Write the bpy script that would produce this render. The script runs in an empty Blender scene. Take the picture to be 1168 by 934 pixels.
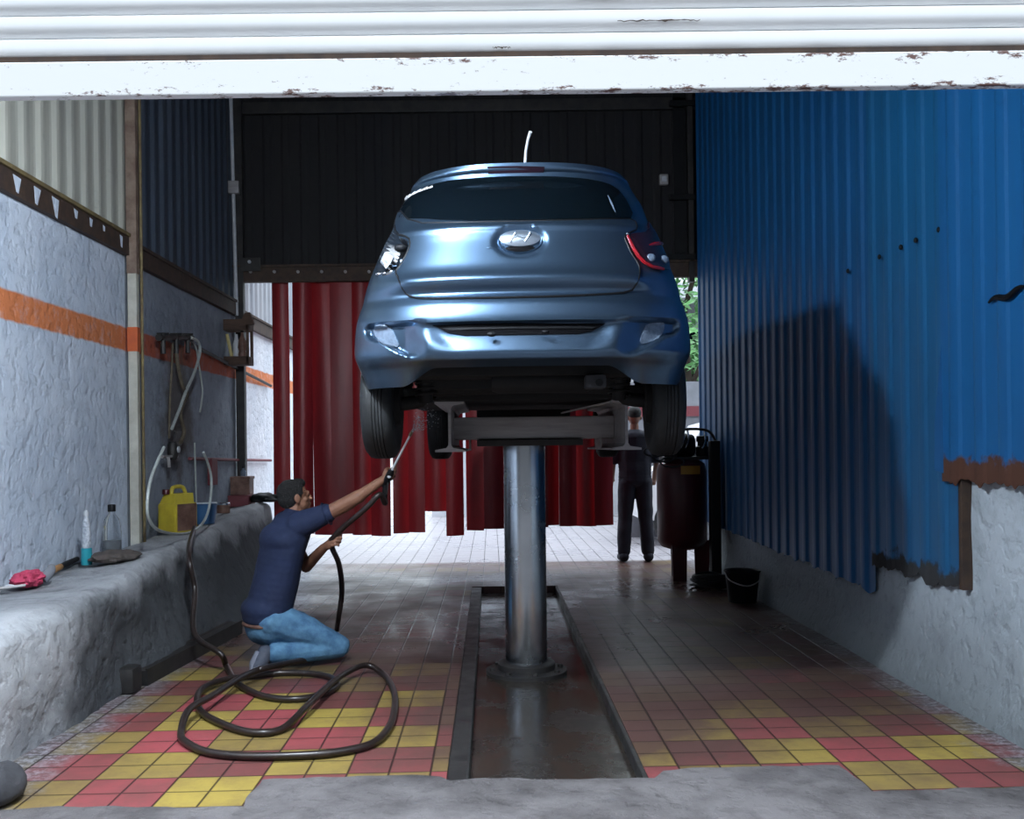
import bpy, bmesh, math, random
from mathutils import Vector, Matrix, noise
from mathutils.geometry import delaunay_2d_cdt, intersect_point_tri_2d

SC = bpy.context.scene
COL = SC.collection
random.seed(7)

# ------------------------------------------------------------------ camera, sky, light, exposure
F, CX, CY, ROLL, CAMZ = 1130.0, 560.0, 508.0, 0.012, 1.4
W_, H_ = 1168.0, 934.0
cam = bpy.data.cameras.new('camera')
cam.sensor_fit = 'HORIZONTAL'; cam.sensor_width = 36.0
cam.lens = 36.0 * F / W_
cam.shift_x = (W_/2 - CX) / W_
cam.shift_y = (CY - H_/2) / W_
cam.clip_start = 0.05
camo = bpy.data.objects.new('camera', cam); COL.objects.link(camo)
camo.matrix_world = Matrix.Translation((0, 0, CAMZ)) @ Matrix.Rotation(math.pi/2, 4, 'X') @ Matrix.Rotation(-ROLL, 4, 'Z')
SC.camera = camo

world = bpy.data.worlds.new('sky'); SC.world = world; world.use_nodes = True
bg = world.node_tree.nodes['Background']
# overcast sky: bright overhead and towards the back street, dim near the horizon in front
_N, _L = world.node_tree.nodes, world.node_tree.links
SKY_LOW, SKY_HIGH, SKY_BACK = 0.08, 6.0, 1.3
_tc = _N.new('ShaderNodeTexCoord'); _xyz = _N.new('ShaderNodeSeparateXYZ'); _L.new(_tc.outputs['Generated'], _xyz.inputs[0])
_z = _N.new('ShaderNodeMapRange'); _z.interpolation_type = 'SMOOTHSTEP'
for _k, _v in (('From Min', 0.28), ('From Max', 0.85), ('To Min', SKY_LOW), ('To Max', SKY_HIGH)): _z.inputs[_k].default_value = _v
_L.new(_xyz.outputs[2], _z.inputs['Value'])
_y = _N.new('ShaderNodeMapRange'); _y.interpolation_type = 'SMOOTHSTEP'
for _k, _v in (('From Min', 0.2), ('From Max', 0.9), ('To Min', 0.0), ('To Max', SKY_BACK)): _y.inputs[_k].default_value = _v
_L.new(_xyz.outputs[1], _y.inputs['Value'])
_a = _N.new('ShaderNodeMath'); _a.operation = 'ADD'; _L.new(_z.outputs[0], _a.inputs[0]); _L.new(_y.outputs[0], _a.inputs[1])
bg.inputs['Color'].default_value = (0.80, 0.90, 1.0, 1); _L.new(_a.outputs[0], bg.inputs['Strength'])

LAMP_POS = (-0.92, 3.42, 3.17); LAMP_W = 430.0
ld = bpy.data.lights.new('work_lamp_light', 'POINT'); ld.energy = LAMP_W; ld.color = (0.80, 0.90, 1.0)
ld.shadow_soft_size = 0.07
lo = bpy.data.objects.new('work_lamp_light', ld); COL.objects.link(lo); lo.location = LAMP_POS

vs = SC.view_settings
vs.view_transform = 'Standard'; vs.look = 'None'; vs.gamma = 1.0; vs.exposure = 0.0; vs.use_curve_mapping = False
SC.cycles.max_bounces = 8

# ------------------------------------------------------------------ helpers
def at(px, py, Y):
    dx, dy = px - CX, py - CY
    return Vector(((dx - ROLL*dy)*Y/F, Y, CAMZ - (dy + ROLL*dx)*Y/F))
def fl(px, py, z=0.0):
    dx, dy = px - CX, py - CY
    Y = (CAMZ - z)*F/(dy + ROLL*dx)
    return Vector(((dx - ROLL*dy)*Y/F, Y, z))
def atx(px, py, X):
    dx, dy = px - CX, py - CY
    Y = X*F/(dx - ROLL*dy)
    return Vector((X, Y, CAMZ - (dy + ROLL*dx)*Y/F))
def proj(p):
    a, b = p[0]*F/p[1], (CAMZ - p[2])*F/p[1]
    return (CX + a + ROLL*b, CY + b - ROLL*a)

def sm(a, b, t):
    t = max(0.0, min(1.0, (t-a)/(b-a))); return t*t*(3-2*t)
def lerp_tab(tab, v):
    if v <= tab[0][0]: return tab[0][1]
    for (a, p), (b, q) in zip(tab, tab[1:]):
        if v <= b: return p + (q-p)*(v-a)/(b-a)
    return tab[-1][1]
def smooth_tab(tab, v):
    # monotone-ish cubic through the table
    n = len(tab)
    if v <= tab[0][0]: return tab[0][1]
    if v >= tab[-1][0]: return tab[-1][1]
    for i in range(n-1):
        if v <= tab[i+1][0]:
            x0, y0 = tab[i]; x1, y1 = tab[i+1]; h = x1-x0
            d = (y1-y0)/h
            def slope(j):
                if j <= 0 or j >= n-1: return None
                a = (tab[j][1]-tab[j-1][1])/(tab[j][0]-tab[j-1][0]); b = (tab[j+1][1]-tab[j][1])/(tab[j+1][0]-tab[j][0])
                return 0.0 if a*b <= 0 else 2*a*b/(a+b)
            m0 = slope(i); m1 = slope(i+1)
            m0 = d if m0 is None else m0; m1 = d if m1 is None else m1
            t = (v-x0)/h
            return (2*t**3-3*t*t+1)*y0 + (t**3-2*t*t+t)*h*m0 + (-2*t**3+3*t*t)*y1 + (t**3-t*t)*h*m1

def root(name, label, cat, loc=(0,0,0), rz=0.0, group=None):
    o = bpy.data.objects.new(name, None); COL.objects.link(o)
    o.location = loc; o.rotation_euler = (0, 0, rz); o.empty_display_size = 0.1
    o['label'] = label; o['category'] = cat
    if group: o['group'] = group
    return o
def tag(o, label, cat, group=None):
    o['label'] = label; o['category'] = cat
    if group: o['group'] = group
    return o
def origin_of(parent):
    while parent.parent: parent = parent.parent
    return parent
def obj(name, bm, mat, parent=None, smooth=True, local=False, label=None, angle=40):
    """link bm as one mesh; world coordinates unless local"""
    if parent is not None and not local:
        r = origin_of(parent)
        M = Matrix.Translation(r.location) @ Matrix.Rotation(r.rotation_euler.z, 4, 'Z')
        bmesh.ops.transform(bm, matrix=M.inverted(), verts=bm.verts)
    me = bpy.data.meshes.new(name); bm.to_mesh(me); bm.free()
    me.materials.append(mat)
    if smooth:
        me.polygons.foreach_set('use_smooth', [True]*len(me.polygons))
        me.set_sharp_from_angle(angle=math.radians(angle))
    o = bpy.data.objects.new(name, me); COL.objects.link(o)
    if parent is not None: o.parent = parent
    if label: o['label'] = label
    return o
def alone(name, bm, mat, label, cat, group=None, smooth=True):
    """a thing that is one mesh, with its origin at its base"""
    xs = [v.co for v in bm.verts]
    c = Vector((sum(v.x for v in xs)/len(xs), sum(v.y for v in xs)/len(xs), min(v.z for v in xs)))
    bmesh.ops.translate(bm, vec=-c, verts=bm.verts)
    o = obj(name, bm, mat, None, smooth); o.location = c
    return tag(o, label, cat, group)
def struct(name, bm, mat, smooth=False, parent=None):
    o = obj(name, bm, mat, parent, smooth)
    if parent is None: o['kind'] = 'structure'
    return o
def NB(): return bmesh.new()

def box(bm, a, b, bev=0.0, M=None):
    a, b = Vector(a), Vector(b)
    r = bmesh.ops.create_cube(bm, size=1.0)
    vs = r['verts']
    for v in vs:
        v.co = Vector(((a.x+b.x)/2 + v.co.x*(b.x-a.x), (a.y+b.y)/2 + v.co.y*(b.y-a.y), (a.z+b.z)/2 + v.co.z*(b.z-a.z)))
    if bev > 0:
        es = list({e for v in vs for e in v.link_edges})
        r2 = bmesh.ops.bevel(bm, geom=es, offset=bev, segments=2, profile=0.6, affect='EDGES')
        vs = list({v for f in r2['faces'] for v in f.verts} | {v for v in vs if v.is_valid})
    if M is not None: bmesh.ops.transform(bm, matrix=M, verts=vs)
    return vs
def frame_for(d):
    d = d.normalized(); up = Vector((0,0,1)) if abs(d.z) < 0.95 else Vector((1,0,0))
    x = up.cross(d).normalized(); return x, d.cross(x)
def tube(bm, pts, r, n=10, cap=True):
    """swept tube; r a number or one per point"""
    pts = [Vector(p) for p in pts]; N = len(pts)
    rs = r if isinstance(r, (list, tuple)) else [r]*N
    rings = []; x = None
    for i, p in enumerate(pts):
        d = (pts[min(i+1, N-1)] - pts[max(i-1, 0)])
        if d.length < 1e-9: d = Vector((0,0,1))
        d.normalize()
        if x is None: x, y = frame_for(d)
        else:
            x = (x - d*x.dot(d))
            if x.length < 1e-6: x, y = frame_for(d)
            x.normalize(); y = d.cross(x)
        rings.append([bm.verts.new(p + (x*math.cos(2*math.pi*k/n) + y*math.sin(2*math.pi*k/n))*rs[i]) for k in range(n)])
    for a, b in zip(rings, rings[1:]):
        for k in range(n): bm.faces.new((a[k], a[(k+1) % n], b[(k+1) % n], b[k]))
    if cap:
        bm.faces.new(rings[0][::-1]); bm.faces.new(rings[-1])
    return rings
def spline(pts, n=8):
    P = [Vector(p) for p in pts]; out = []
    for i in range(len(P)-1):
        p0 = P[max(i-1,0)]; p1 = P[i]; p2 = P[i+1]; p3 = P[min(i+2, len(P)-1)]
        for k in range(n):
            t = k/n
            out.append(0.5*((2*p1) + (p2-p0)*t + (2*p0-5*p1+4*p2-p3)*t*t + (3*p1-p0-3*p2+p3)*t**3))
    out.append(P[-1]); return out
def lathe(bm, prof, c=(0,0,0), n=24, M=None, sx=1.0, sy=1.0):
    """prof: (radius, height) list"""
    c = Vector(c); rings = []
    for (r, h) in prof:
        if r < 1e-6: rings.append([bm.verts.new(Vector((0,0,h)))])
        else: rings.append([bm.verts.new(Vector((r*sx*math.cos(2*math.pi*k/n), r*sy*math.sin(2*math.pi*k/n), h))) for k in range(n)])
    for a, b in zip(rings, rings[1:]):
        if len(a) == 1 and len(b) == 1: continue
        for k in range(n):
            if len(a) == 1: bm.faces.new((a[0], b[(k+1) % n], b[k]))
            elif len(b) == 1: bm.faces.new((a[k], a[(k+1) % n], b[0]))
            else: bm.faces.new((a[k], a[(k+1) % n], b[(k+1) % n], b[k]))
    for rg, rev in ((rings[0], True), (rings[-1], False)):
        if len(rg) > 1: bm.faces.new(rg[::-1] if rev else rg)
    vs = [v for rg in rings for v in rg]
    T = Matrix.Translation(c) @ (M if M is not None else Matrix.Identity(4))
    bmesh.ops.transform(bm, matrix=T, verts=vs)
    return vs
def ball(bm, c, r, sub=2, M=None):
    """ellipsoid: r number or 3 radii"""
    rr = r if isinstance(r, (tuple, list)) else (r, r, r)
    q = bmesh.ops.create_icosphere(bm, subdivisions=sub, radius=1.0)['verts']
    T = Matrix.Translation(Vector(c)) @ (M if M is not None else Matrix.Identity(4)) @ Matrix.Diagonal((rr[0], rr[1], rr[2], 1))
    bmesh.ops.transform(bm, matrix=T, verts=q); return q
def cone(bm, a, b, ra, rb, n=14):
    a, b = Vector(a), Vector(b)
    tube(bm, [a, b], [ra, rb], n); ball(bm, a, ra, 2); ball(bm, b, rb, 2)
def limb(bm, pts, rs):
    for i in range(len(pts)-1): cone(bm, pts[i], pts[i+1], rs[i], rs[i+1])
def prism(bm, poly, axis_vec):
    """closed polygon (3-D points) pushed along a vector"""
    a = [bm.verts.new(Vector(p)) for p in poly]; b = [bm.verts.new(Vector(p)+Vector(axis_vec)) for p in poly]
    bm.faces.new(a[::-1]); bm.faces.new(b); n = len(a)
    for k in range(n): bm.faces.new((a[k], a[(k+1) % n], b[(k+1) % n], b[k]))
def fixn(bm):
    bmesh.ops.recalc_face_normals(bm, faces=bm.faces); return bm
def remeshed(name, bm, mat, parent, voxel=0.006, smooth=4, wob=None):
    me = bpy.data.meshes.new('tmp'); bm.to_mesh(me); bm.free()
    o = bpy.data.objects.new('tmp', me); COL.objects.link(o)
    m = o.modifiers.new('r', 'REMESH'); m.mode = 'VOXEL'; m.voxel_size = voxel
    if smooth:
        s = o.modifiers.new('s', 'SMOOTH'); s.iterations = smooth; s.factor = 0.5
    dg = bpy.context.evaluated_depsgraph_get(); dg.update()
    me2 = bpy.data.meshes.new_from_object(o.evaluated_get(dg))
    bpy.data.objects.remove(o); bpy.data.meshes.remove(me)
    b2 = bmesh.new(); b2.from_mesh(me2); bpy.data.meshes.remove(me2)
    if wob:
        b2.normal_update()
        for v in b2.verts: v.co = v.co + v.normal*wob(v.co)
    return obj(name, b2, mat, parent, True, angle=180)

# ------------------------------------------------------------------ materials
def mat(name, c1, c2=None, scale=6.0, rough=0.6, rough2=None, metal=0.0, bump=0.0, bscale=40.0, detail=6.0, stretch=None, coat=0.0, spec=0.5, lo=0.35, hi=0.65):
    m = bpy.data.materials.new(name); m.use_nodes = True
    nt = m.node_tree; N = nt.nodes; L = nt.links; b = N['Principled BSDF']
    b.inputs['Base Color'].default_value = (*c1, 1); b.inputs['Roughness'].default_value = rough
    b.inputs['Metallic'].default_value = metal; b.inputs['Coat Weight'].default_value = coat
    b.inputs['Specular IOR Level'].default_value = spec
    tc = N.new('ShaderNodeTexCoord'); src = tc.outputs['Object']
    if stretch:
        mp = N.new('ShaderNodeMapping'); mp.inputs['Scale'].default_value = stretch; L.new(src, mp.inputs['Vector']); src = mp.outputs['Vector']
    if c2 is not None or rough2 is not None:
        nz = N.new('ShaderNodeTexNoise'); nz.inputs['Scale'].default_value = scale; nz.inputs['Detail'].default_value = detail
        nz.inputs['Roughness'].default_value = 0.62
        L.new(src, nz.inputs['Vector'])
        mr = N.new('ShaderNodeMapRange'); mr.inputs['From Min'].default_value = lo; mr.inputs['From Max'].default_value = hi
        L.new(nz.outputs['Fac'], mr.inputs['Value'])
        if c2 is not None:
            mx = N.new('ShaderNodeMix'); mx.data_type = 'RGBA'
            mx.inputs['A'].default_value = (*c1, 1); mx.inputs['B'].default_value = (*c2, 1)
            L.new(mr.outputs['Result'], mx.inputs['Factor']); L.new(mx.outputs['Result'], b.inputs['Base Color'])
        if rough2 is not None:
            m2 = N.new('ShaderNodeMapRange'); m2.inputs['To Min'].default_value = rough; m2.inputs['To Max'].default_value = rough2
            L.new(mr.outputs['Result'], m2.inputs['Value']); L.new(m2.outputs['Result'], b.inputs['Roughness'])
    if bump > 0:
        n2 = N.new('ShaderNodeTexNoise'); n2.inputs['Scale'].default_value = bscale; n2.inputs['Detail'].default_value = 5.0
        L.new(src, n2.inputs['Vector'])
        bp = N.new('ShaderNodeBump'); bp.inputs['Strength'].default_value = bump; bp.inputs['Distance'].default_value = 0.02
        L.new(n2.outputs['Fac'], bp.inputs['Height']); L.new(bp.outputs['Normal'], b.inputs['Normal'])
    return m
class NG:
    """tiny node-graph writer"""
    def __init__(s, m): s.nt = m.node_tree; s.N = s.nt.nodes; s.L = s.nt.links
    def put(s, sock, v):
        if hasattr(v, 'is_linked') or hasattr(v, 'links'): s.L.new(v, sock)
        else: sock.default_value = v
    def math(s, op, a, b=0.0, c=None, clamp=False):
        n = s.N.new('ShaderNodeMath'); n.operation = op; n.use_clamp = clamp
        s.put(n.inputs[0], a); s.put(n.inputs[1], b)
        if c is not None: s.put(n.inputs[2], c)
        return n.outputs[0]
    def mix(s, f, a, b):
        n = s.N.new('ShaderNodeMix'); n.data_type = 'RGBA'
        for k, v in (('A', a), ('B', b)):
            if isinstance(v, tuple): n.inputs[k].default_value = (*v, 1)
            else: s.L.new(v, n.inputs[k])
        s.put(n.inputs['Factor'], f); return n.outputs['Result']
    def rng(s, v, a, b, c=0.0, d=1.0, smooth=False):
        n = s.N.new('ShaderNodeMapRange')
        if smooth: n.interpolation_type = 'SMOOTHSTEP'
        s.put(n.inputs['Value'], v)
        for k, x in (('From Min', a), ('From Max', b), ('To Min', c), ('To Max', d)): n.inputs[k].default_value = x
        return n.outputs['Result']
    def noise(s, vec, scale, detail=5.0, rough=0.6, stretch=None):
        if stretch:
            mp = s.N.new('ShaderNodeMapping'); mp.inputs['Scale'].default_value = stretch; s.L.new(vec, mp.inputs['Vector']); vec = mp.outputs['Vector']
        n = s.N.new('ShaderNodeTexNoise'); n.inputs['Scale'].default_value = scale; n.inputs['Detail'].default_value = detail; n.inputs['Roughness'].default_value = rough
        s.L.new(vec, n.inputs['Vector']); return n.outputs['Fac']
    def pos(s):
        g = s.N.new('ShaderNodeNewGeometry'); x = s.N.new('ShaderNodeSeparateXYZ'); s.L.new(g.outputs['Position'], x.inputs[0])
        return g.outputs['Position'], x.outputs[0], x.outputs[1], x.outputs[2]
    def bump(s, h, strength, dist):
        n = s.N.new('ShaderNodeBump'); n.inputs['Strength'].default_value = strength; n.inputs['Distance'].default_value = dist
        s.L.new(h, n.inputs['Height']); return n.outputs['Normal']

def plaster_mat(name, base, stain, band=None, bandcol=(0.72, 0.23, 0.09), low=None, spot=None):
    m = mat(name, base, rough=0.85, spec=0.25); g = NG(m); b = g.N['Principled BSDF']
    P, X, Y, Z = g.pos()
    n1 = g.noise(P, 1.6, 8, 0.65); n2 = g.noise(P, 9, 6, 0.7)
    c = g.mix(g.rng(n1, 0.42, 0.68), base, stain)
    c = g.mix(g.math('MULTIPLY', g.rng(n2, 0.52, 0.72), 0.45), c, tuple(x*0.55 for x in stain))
    if low:  # darker towards the floor, with a ragged top edge
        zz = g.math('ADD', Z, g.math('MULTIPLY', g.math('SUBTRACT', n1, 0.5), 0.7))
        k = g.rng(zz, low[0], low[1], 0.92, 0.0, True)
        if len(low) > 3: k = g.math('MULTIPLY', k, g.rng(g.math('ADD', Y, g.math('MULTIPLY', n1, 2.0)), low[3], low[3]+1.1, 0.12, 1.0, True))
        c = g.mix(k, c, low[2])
    if band:
        w = g.math('ADD', Z, g.math('MULTIPLY', g.math('SUBTRACT', g.noise(P, 5, 3), 0.5), 0.03))
        k = g.math('MULTIPLY', g.rng(w, band[0]-0.008, band[0]+0.008), g.rng(w, band[1]-0.008, band[1]+0.008, 1.0, 0.0))
        k = g.math('MULTIPLY', k, g.rng(n2, 0.36, 0.5, 0.75, 1.0))
        c = g.mix(k, c, bandcol)
    if spot:  # a grimy patch with its own outline
        dy, dz = g.math('DIVIDE', g.math('SUBTRACT', Y, spot[0]), spot[2]), g.math('DIVIDE', g.math('SUBTRACT', Z, spot[1]), spot[3])
        r2 = g.math('SQRT', g.math('ADD', g.math('MULTIPLY', dy, dy), g.math('MULTIPLY', dz, dz)))
        r2 = g.math('ADD', r2, g.math('MULTIPLY', g.math('SUBTRACT', g.noise(P, 3.5, 6), 0.5), 1.6))
        c = g.mix(g.rng(r2, 0.55, 1.05, 0.75, 0.0), c, (0.10, 0.075, 0.055))
    g.L.new(c, b.inputs['Base Color'])
    h = g.math('ADD', g.math('MULTIPLY', g.rng(g.noise(P, 13, 6, 0.5), 0.24, 0.50, 0.0, 0.55), 1.0), g.math('MULTIPLY', g.noise(P, 34, 4), 0.22))
    h = g.math('ADD', h, g.math('MULTIPLY', g.noise(P, 3, 3), 0.6))
    g.L.new(g.bump(h, 0.6, 0.030), b.inputs['Normal'])
    return m
def sheet_mat(name, c1, c2, rough=0.4, metal=0.0, rust=None, rustcol=(0.075, 0.03, 0.018)):
    """painted corrugated sheet, streaked down its length; rust = (z where rust begins, softness)"""
    m = mat(name, c1, rough=rough, metal=metal, spec=0.4); g = NG(m); b = g.N['Principled BSDF']
    P, X, Y, Z = g.pos()
    n = g.noise(P, 3.0, 6, 0.6, (1, 1, 0.12)); n2 = g.noise(P, 11, 5, 0.7)
    c = g.mix(g.rng(n, 0.35, 0.68), c1, c2)
    c = g.mix(g.math('MULTIPLY', g.rng(n2, 0.6, 0.78), 0.35), c, tuple(x*0.45 for x in c2))
    if rust:
        zz = g.math('ADD', Z, g.math('MULTIPLY', g.math('SUBTRACT', g.noise(P, 9, 4), 0.5), 0.28))
        r = g.rng(zz, rust-0.015, rust+0.02, 1.0, 0.0)
        c = g.mix(r, c, rustcol)
        g.L.new(g.math('ADD', g.math('MULTIPLY', r, 0.45), rough, clamp=True), b.inputs['Roughness'])
    g.L.new(c, b.inputs['Base Color'])
    return m

CEM = (0.20, 0.205, 0.21)
M = {}
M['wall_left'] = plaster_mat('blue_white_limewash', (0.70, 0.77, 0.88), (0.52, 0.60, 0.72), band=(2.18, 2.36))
M['wall_left_rear'] = plaster_mat('shaded_grey_plaster', (0.30, 0.335, 0.39), (0.20, 0.225, 0.265), band=(2.18, 2.36), bandcol=(0.42, 0.10, 0.055), spot=(9.1, 1.75, 0.55, 0.75))  # greyer bay, its plaster and band darkened further for shade
M['wall_left_out'] = plaster_mat('daylit_limewash', (0.80, 0.84, 0.90), (0.66, 0.72, 0.80), band=(2.18, 2.36))  # lighter limewash copy, outdoor daylight put into the colour
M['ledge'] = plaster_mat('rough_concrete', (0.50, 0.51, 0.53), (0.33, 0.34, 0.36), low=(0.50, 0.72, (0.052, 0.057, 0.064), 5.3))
M['wall_right'] = plaster_mat('pale_plaster', (0.50, 0.56, 0.62), (0.30, 0.35, 0.39), low=(-0.1, 0.75, (0.16, 0.18, 0.19)))
M['cream_sheet'] = sheet_mat('cream_sheet', (0.50, 0.49, 0.42), (0.34, 0.34, 0.30), 0.55)
M['grey_sheet'] = sheet_mat('slate_sheet', (0.060, 0.075, 0.10), (0.035, 0.045, 0.065), 0.5)
M['blue_sheet'] = sheet_mat('blue_sheet', (0.007, 0.098, 0.265), (0.006, 0.078, 0.215), 0.5)
M['blue_sheet_rust'] = sheet_mat('blue_sheet_rusted', (0.007, 0.105, 0.29), (0.007, 0.088, 0.245), 0.5, rust=1.30)
M['blue_sheet_low'] = sheet_mat('blue_sheet_low_rust', (0.007, 0.105, 0.26), (0.009, 0.085, 0.20), 0.5, rust=0.70, rustcol=(0.03, 0.03, 0.032))
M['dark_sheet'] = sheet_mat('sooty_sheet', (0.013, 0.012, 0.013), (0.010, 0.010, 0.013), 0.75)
M['rail'] = mat('rusty_angle_iron', (0.035, 0.022, 0.017), (0.07, 0.04, 0.025), 14, 0.75)
M['rail_edge'] = mat('ochre_rail_edge', (0.22, 0.17, 0.07), (0.12, 0.08, 0.04), 10, 0.7)
M['shutter'] = mat('white_shutter_paint', (0.90, 0.90, 0.90), (0.86, 0.87, 0.88), 4, 0.45)
M['dark_steel'] = mat('dark_steel', (0.020, 0.020, 0.022), (0.04, 0.036, 0.034), 9, 0.55, metal=0.3)
M['black_rubber'] = mat('black_rubber', (0.012, 0.012, 0.013), (0.022, 0.022, 0.024), 12, 0.55)
M['hose'] = mat('hose_rubber', (0.018, 0.013, 0.012), (0.03, 0.02, 0.017), 20, 0.32)
M['lift_steel'] = mat('grey_lift_paint', (0.46, 0.44, 0.44), (0.33, 0.31, 0.31), 9, 0.5, metal=0.2, stretch=(0.4, 1, 4))
M['chrome'] = mat('polished_ram_steel', (0.62, 0.66, 0.70), (0.50, 0.54, 0.58), 3, 0.2, 0.3, metal=1.0)
M['car'] = mat('metallic_blue_grey_paint', (0.080, 0.135, 0.210), rough=0.32, metal=0.88, coat=0.5)
M['car'].node_tree.nodes['Principled BSDF'].inputs['Coat Roughness'].default_value = 0.06
M['glass'] = mat('dark_car_glass', (0.002, 0.004, 0.006), rough=0.06, spec=0.22)
M['slot'] = mat('slot_black', (0.003, 0.003, 0.004), rough=0.6, spec=0.05)
M['black_plastic'] = mat('black_plastic', (0.005, 0.0055, 0.007), rough=0.55, spec=0.25)
M['pocket'] = mat('bare_lamp_pocket', (0.008, 0.012, 0.018), rough=0.35)
M['bright'] = mat('bright_chrome', (0.75, 0.80, 0.86), rough=0.12, metal=1.0)
M['foil'] = mat('crumpled_white_lining', (0.80, 0.83, 0.88), (0.45, 0.5, 0.58), 22, 0.3, bump=1.0, bscale=60)
M['lens'] = mat('frosted_clear_lens', (0.17, 0.22, 0.29), (0.08, 0.11, 0.16), 30, 0.3, bump=0.15, bscale=60, coat=0.2)
M['badge'] = mat('satin_chrome', (0.50, 0.58, 0.68), rough=0.38, metal=0.9)
M['red_lens'] = mat('red_lens', (0.30, 0.008, 0.014), rough=0.2, coat=0.6)
M['maroon_lens'] = mat('dark_maroon_lens', (0.016, 0.007, 0.014), rough=0.15, coat=0.3)
M['underbody'] = mat('underbody_black', (0.004, 0.004, 0.0045), (0.008, 0.007, 0.007), 8, 0.8)
M['tyre'] = mat('tyre_rubber', (0.008, 0.009, 0.010), (0.014, 0.016, 0.018), 18, 0.7)
M['strip'] = sheet_mat('red_strip', (0.33, 0.012, 0.017), (0.17, 0.009, 0.012), 0.42)
M['skin'] = mat('brown_skin', (0.26, 0.125, 0.075), (0.20, 0.09, 0.055), 14, 0.55)
M['hair'] = mat('black_hair', (0.004, 0.0035, 0.0035), (0.008, 0.007, 0.007), 60, 0.7, bump=0.8, bscale=150)
M['shirt'] = mat('navy_cotton', (0.007, 0.016, 0.055), (0.005, 0.012, 0.042), 7, 0.85, bump=0.35, bscale=14)
M['jeans'] = mat('light_blue_denim', (0.12, 0.27, 0.42), (0.045, 0.12, 0.23), 11, 0.85, bump=0.4, bscale=18)
M['shoe'] = mat('grey_blue_shoe', (0.05, 0.06, 0.09), (0.09, 0.10, 0.13), 15, 0.7)
M['sole'] = mat('pale_sole', (0.17, 0.18, 0.22), rough=0.7)
M['dark_cloth'] = mat('dark_cloth', (0.010, 0.011, 0.020), (0.016, 0.016, 0.028), 7, 0.9)
M['red_paint'] = mat('dark_red_paint', (0.09, 0.008, 0.014), (0.06, 0.008, 0.012), 6, 0.4)
M['yellow_label'] = mat('orange_yellow_label', (0.55, 0.26, 0.03), rough=0.5)
M['yellow_can'] = mat('yellow_plastic', (0.62, 0.50, 0.05), (0.5, 0.38, 0.04), 9, 0.4)
M['brown_label'] = mat('brown_label', (0.10, 0.045, 0.03), (0.22, 0.12, 0.09), 12, 0.55)
M['clear'] = mat('clear_plastic', (0.85, 0.90, 0.95), rough=0.08)
M['clear'].node_tree.nodes['Principled BSDF'].inputs['Transmission Weight'].default_value = 0.9
M['clear'].node_tree.nodes['Principled BSDF'].inputs['IOR'].default_value = 1.25
M['teal'] = mat('teal_plastic', (0.03, 0.35, 0.42), rough=0.3)
M['pink_rag'] = mat('pink_red_cloth', (0.60, 0.06, 0.13), (0.42, 0.04, 0.09), 14, 0.85)
M['wood'] = mat('worn_wood', (0.10, 0.055, 0.035), (0.055, 0.03, 0.02), 6, 0.75, stretch=(1, 1, 6))
M['orange_wood'] = mat('varnished_handle', (0.50, 0.24, 0.08), rough=0.5)
M['white_pvc'] = mat('white_pvc', (0.70, 0.72, 0.75), (0.55, 0.57, 0.6), 9, 0.5)
M['tube_clear'] = mat('cloudy_tube', (0.50, 0.54, 0.52), (0.35, 0.38, 0.36), 9, 0.35)
M['old_cord'] = mat('dirty_cord', (0.16, 0.13, 0.09), (0.09, 0.07, 0.05), 12, 0.8)
M['brown_cloth'] = mat('brown_rag', (0.11, 0.085, 0.075), (0.06, 0.05, 0.045), 12, 0.9)
M['blue_plastic'] = mat('blue_plastic', (0.03, 0.10, 0.22), rough=0.4)
M['purple'] = mat('purple_plastic', (0.28, 0.12, 0.55), rough=0.4)
M['leaf'] = mat('leaf', (0.06, 0.20, 0.05), (0.11, 0.30, 0.09), 3, 0.6)
M['bark'] = mat('bark', (0.07, 0.05, 0.04), rough=0.9)
M['white_paint'] = mat('white_vehicle_paint', (0.75, 0.76, 0.78), rough=0.3)
M['grey_wall'] = mat('grey_render', (0.22, 0.23, 0.26), (0.17, 0.18, 0.2), 4, 0.9)
M['pale_wall'] = mat('pale_render', (0.55, 0.56, 0.60), (0.45, 0.46, 0.5), 3, 0.9)
M['brass'] = mat('dull_brass', (0.20, 0.17, 0.11), rough=0.5, metal=0.6)
M['dark_red_pipe'] = mat('dull_red_pipe', (0.16, 0.03, 0.04), rough=0.6)
M['stone'] = mat('dark_stone', (0.05, 0.05, 0.055), (0.03, 0.03, 0.035), 5, 0.8, bump=0.5, bscale=15)
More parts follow.
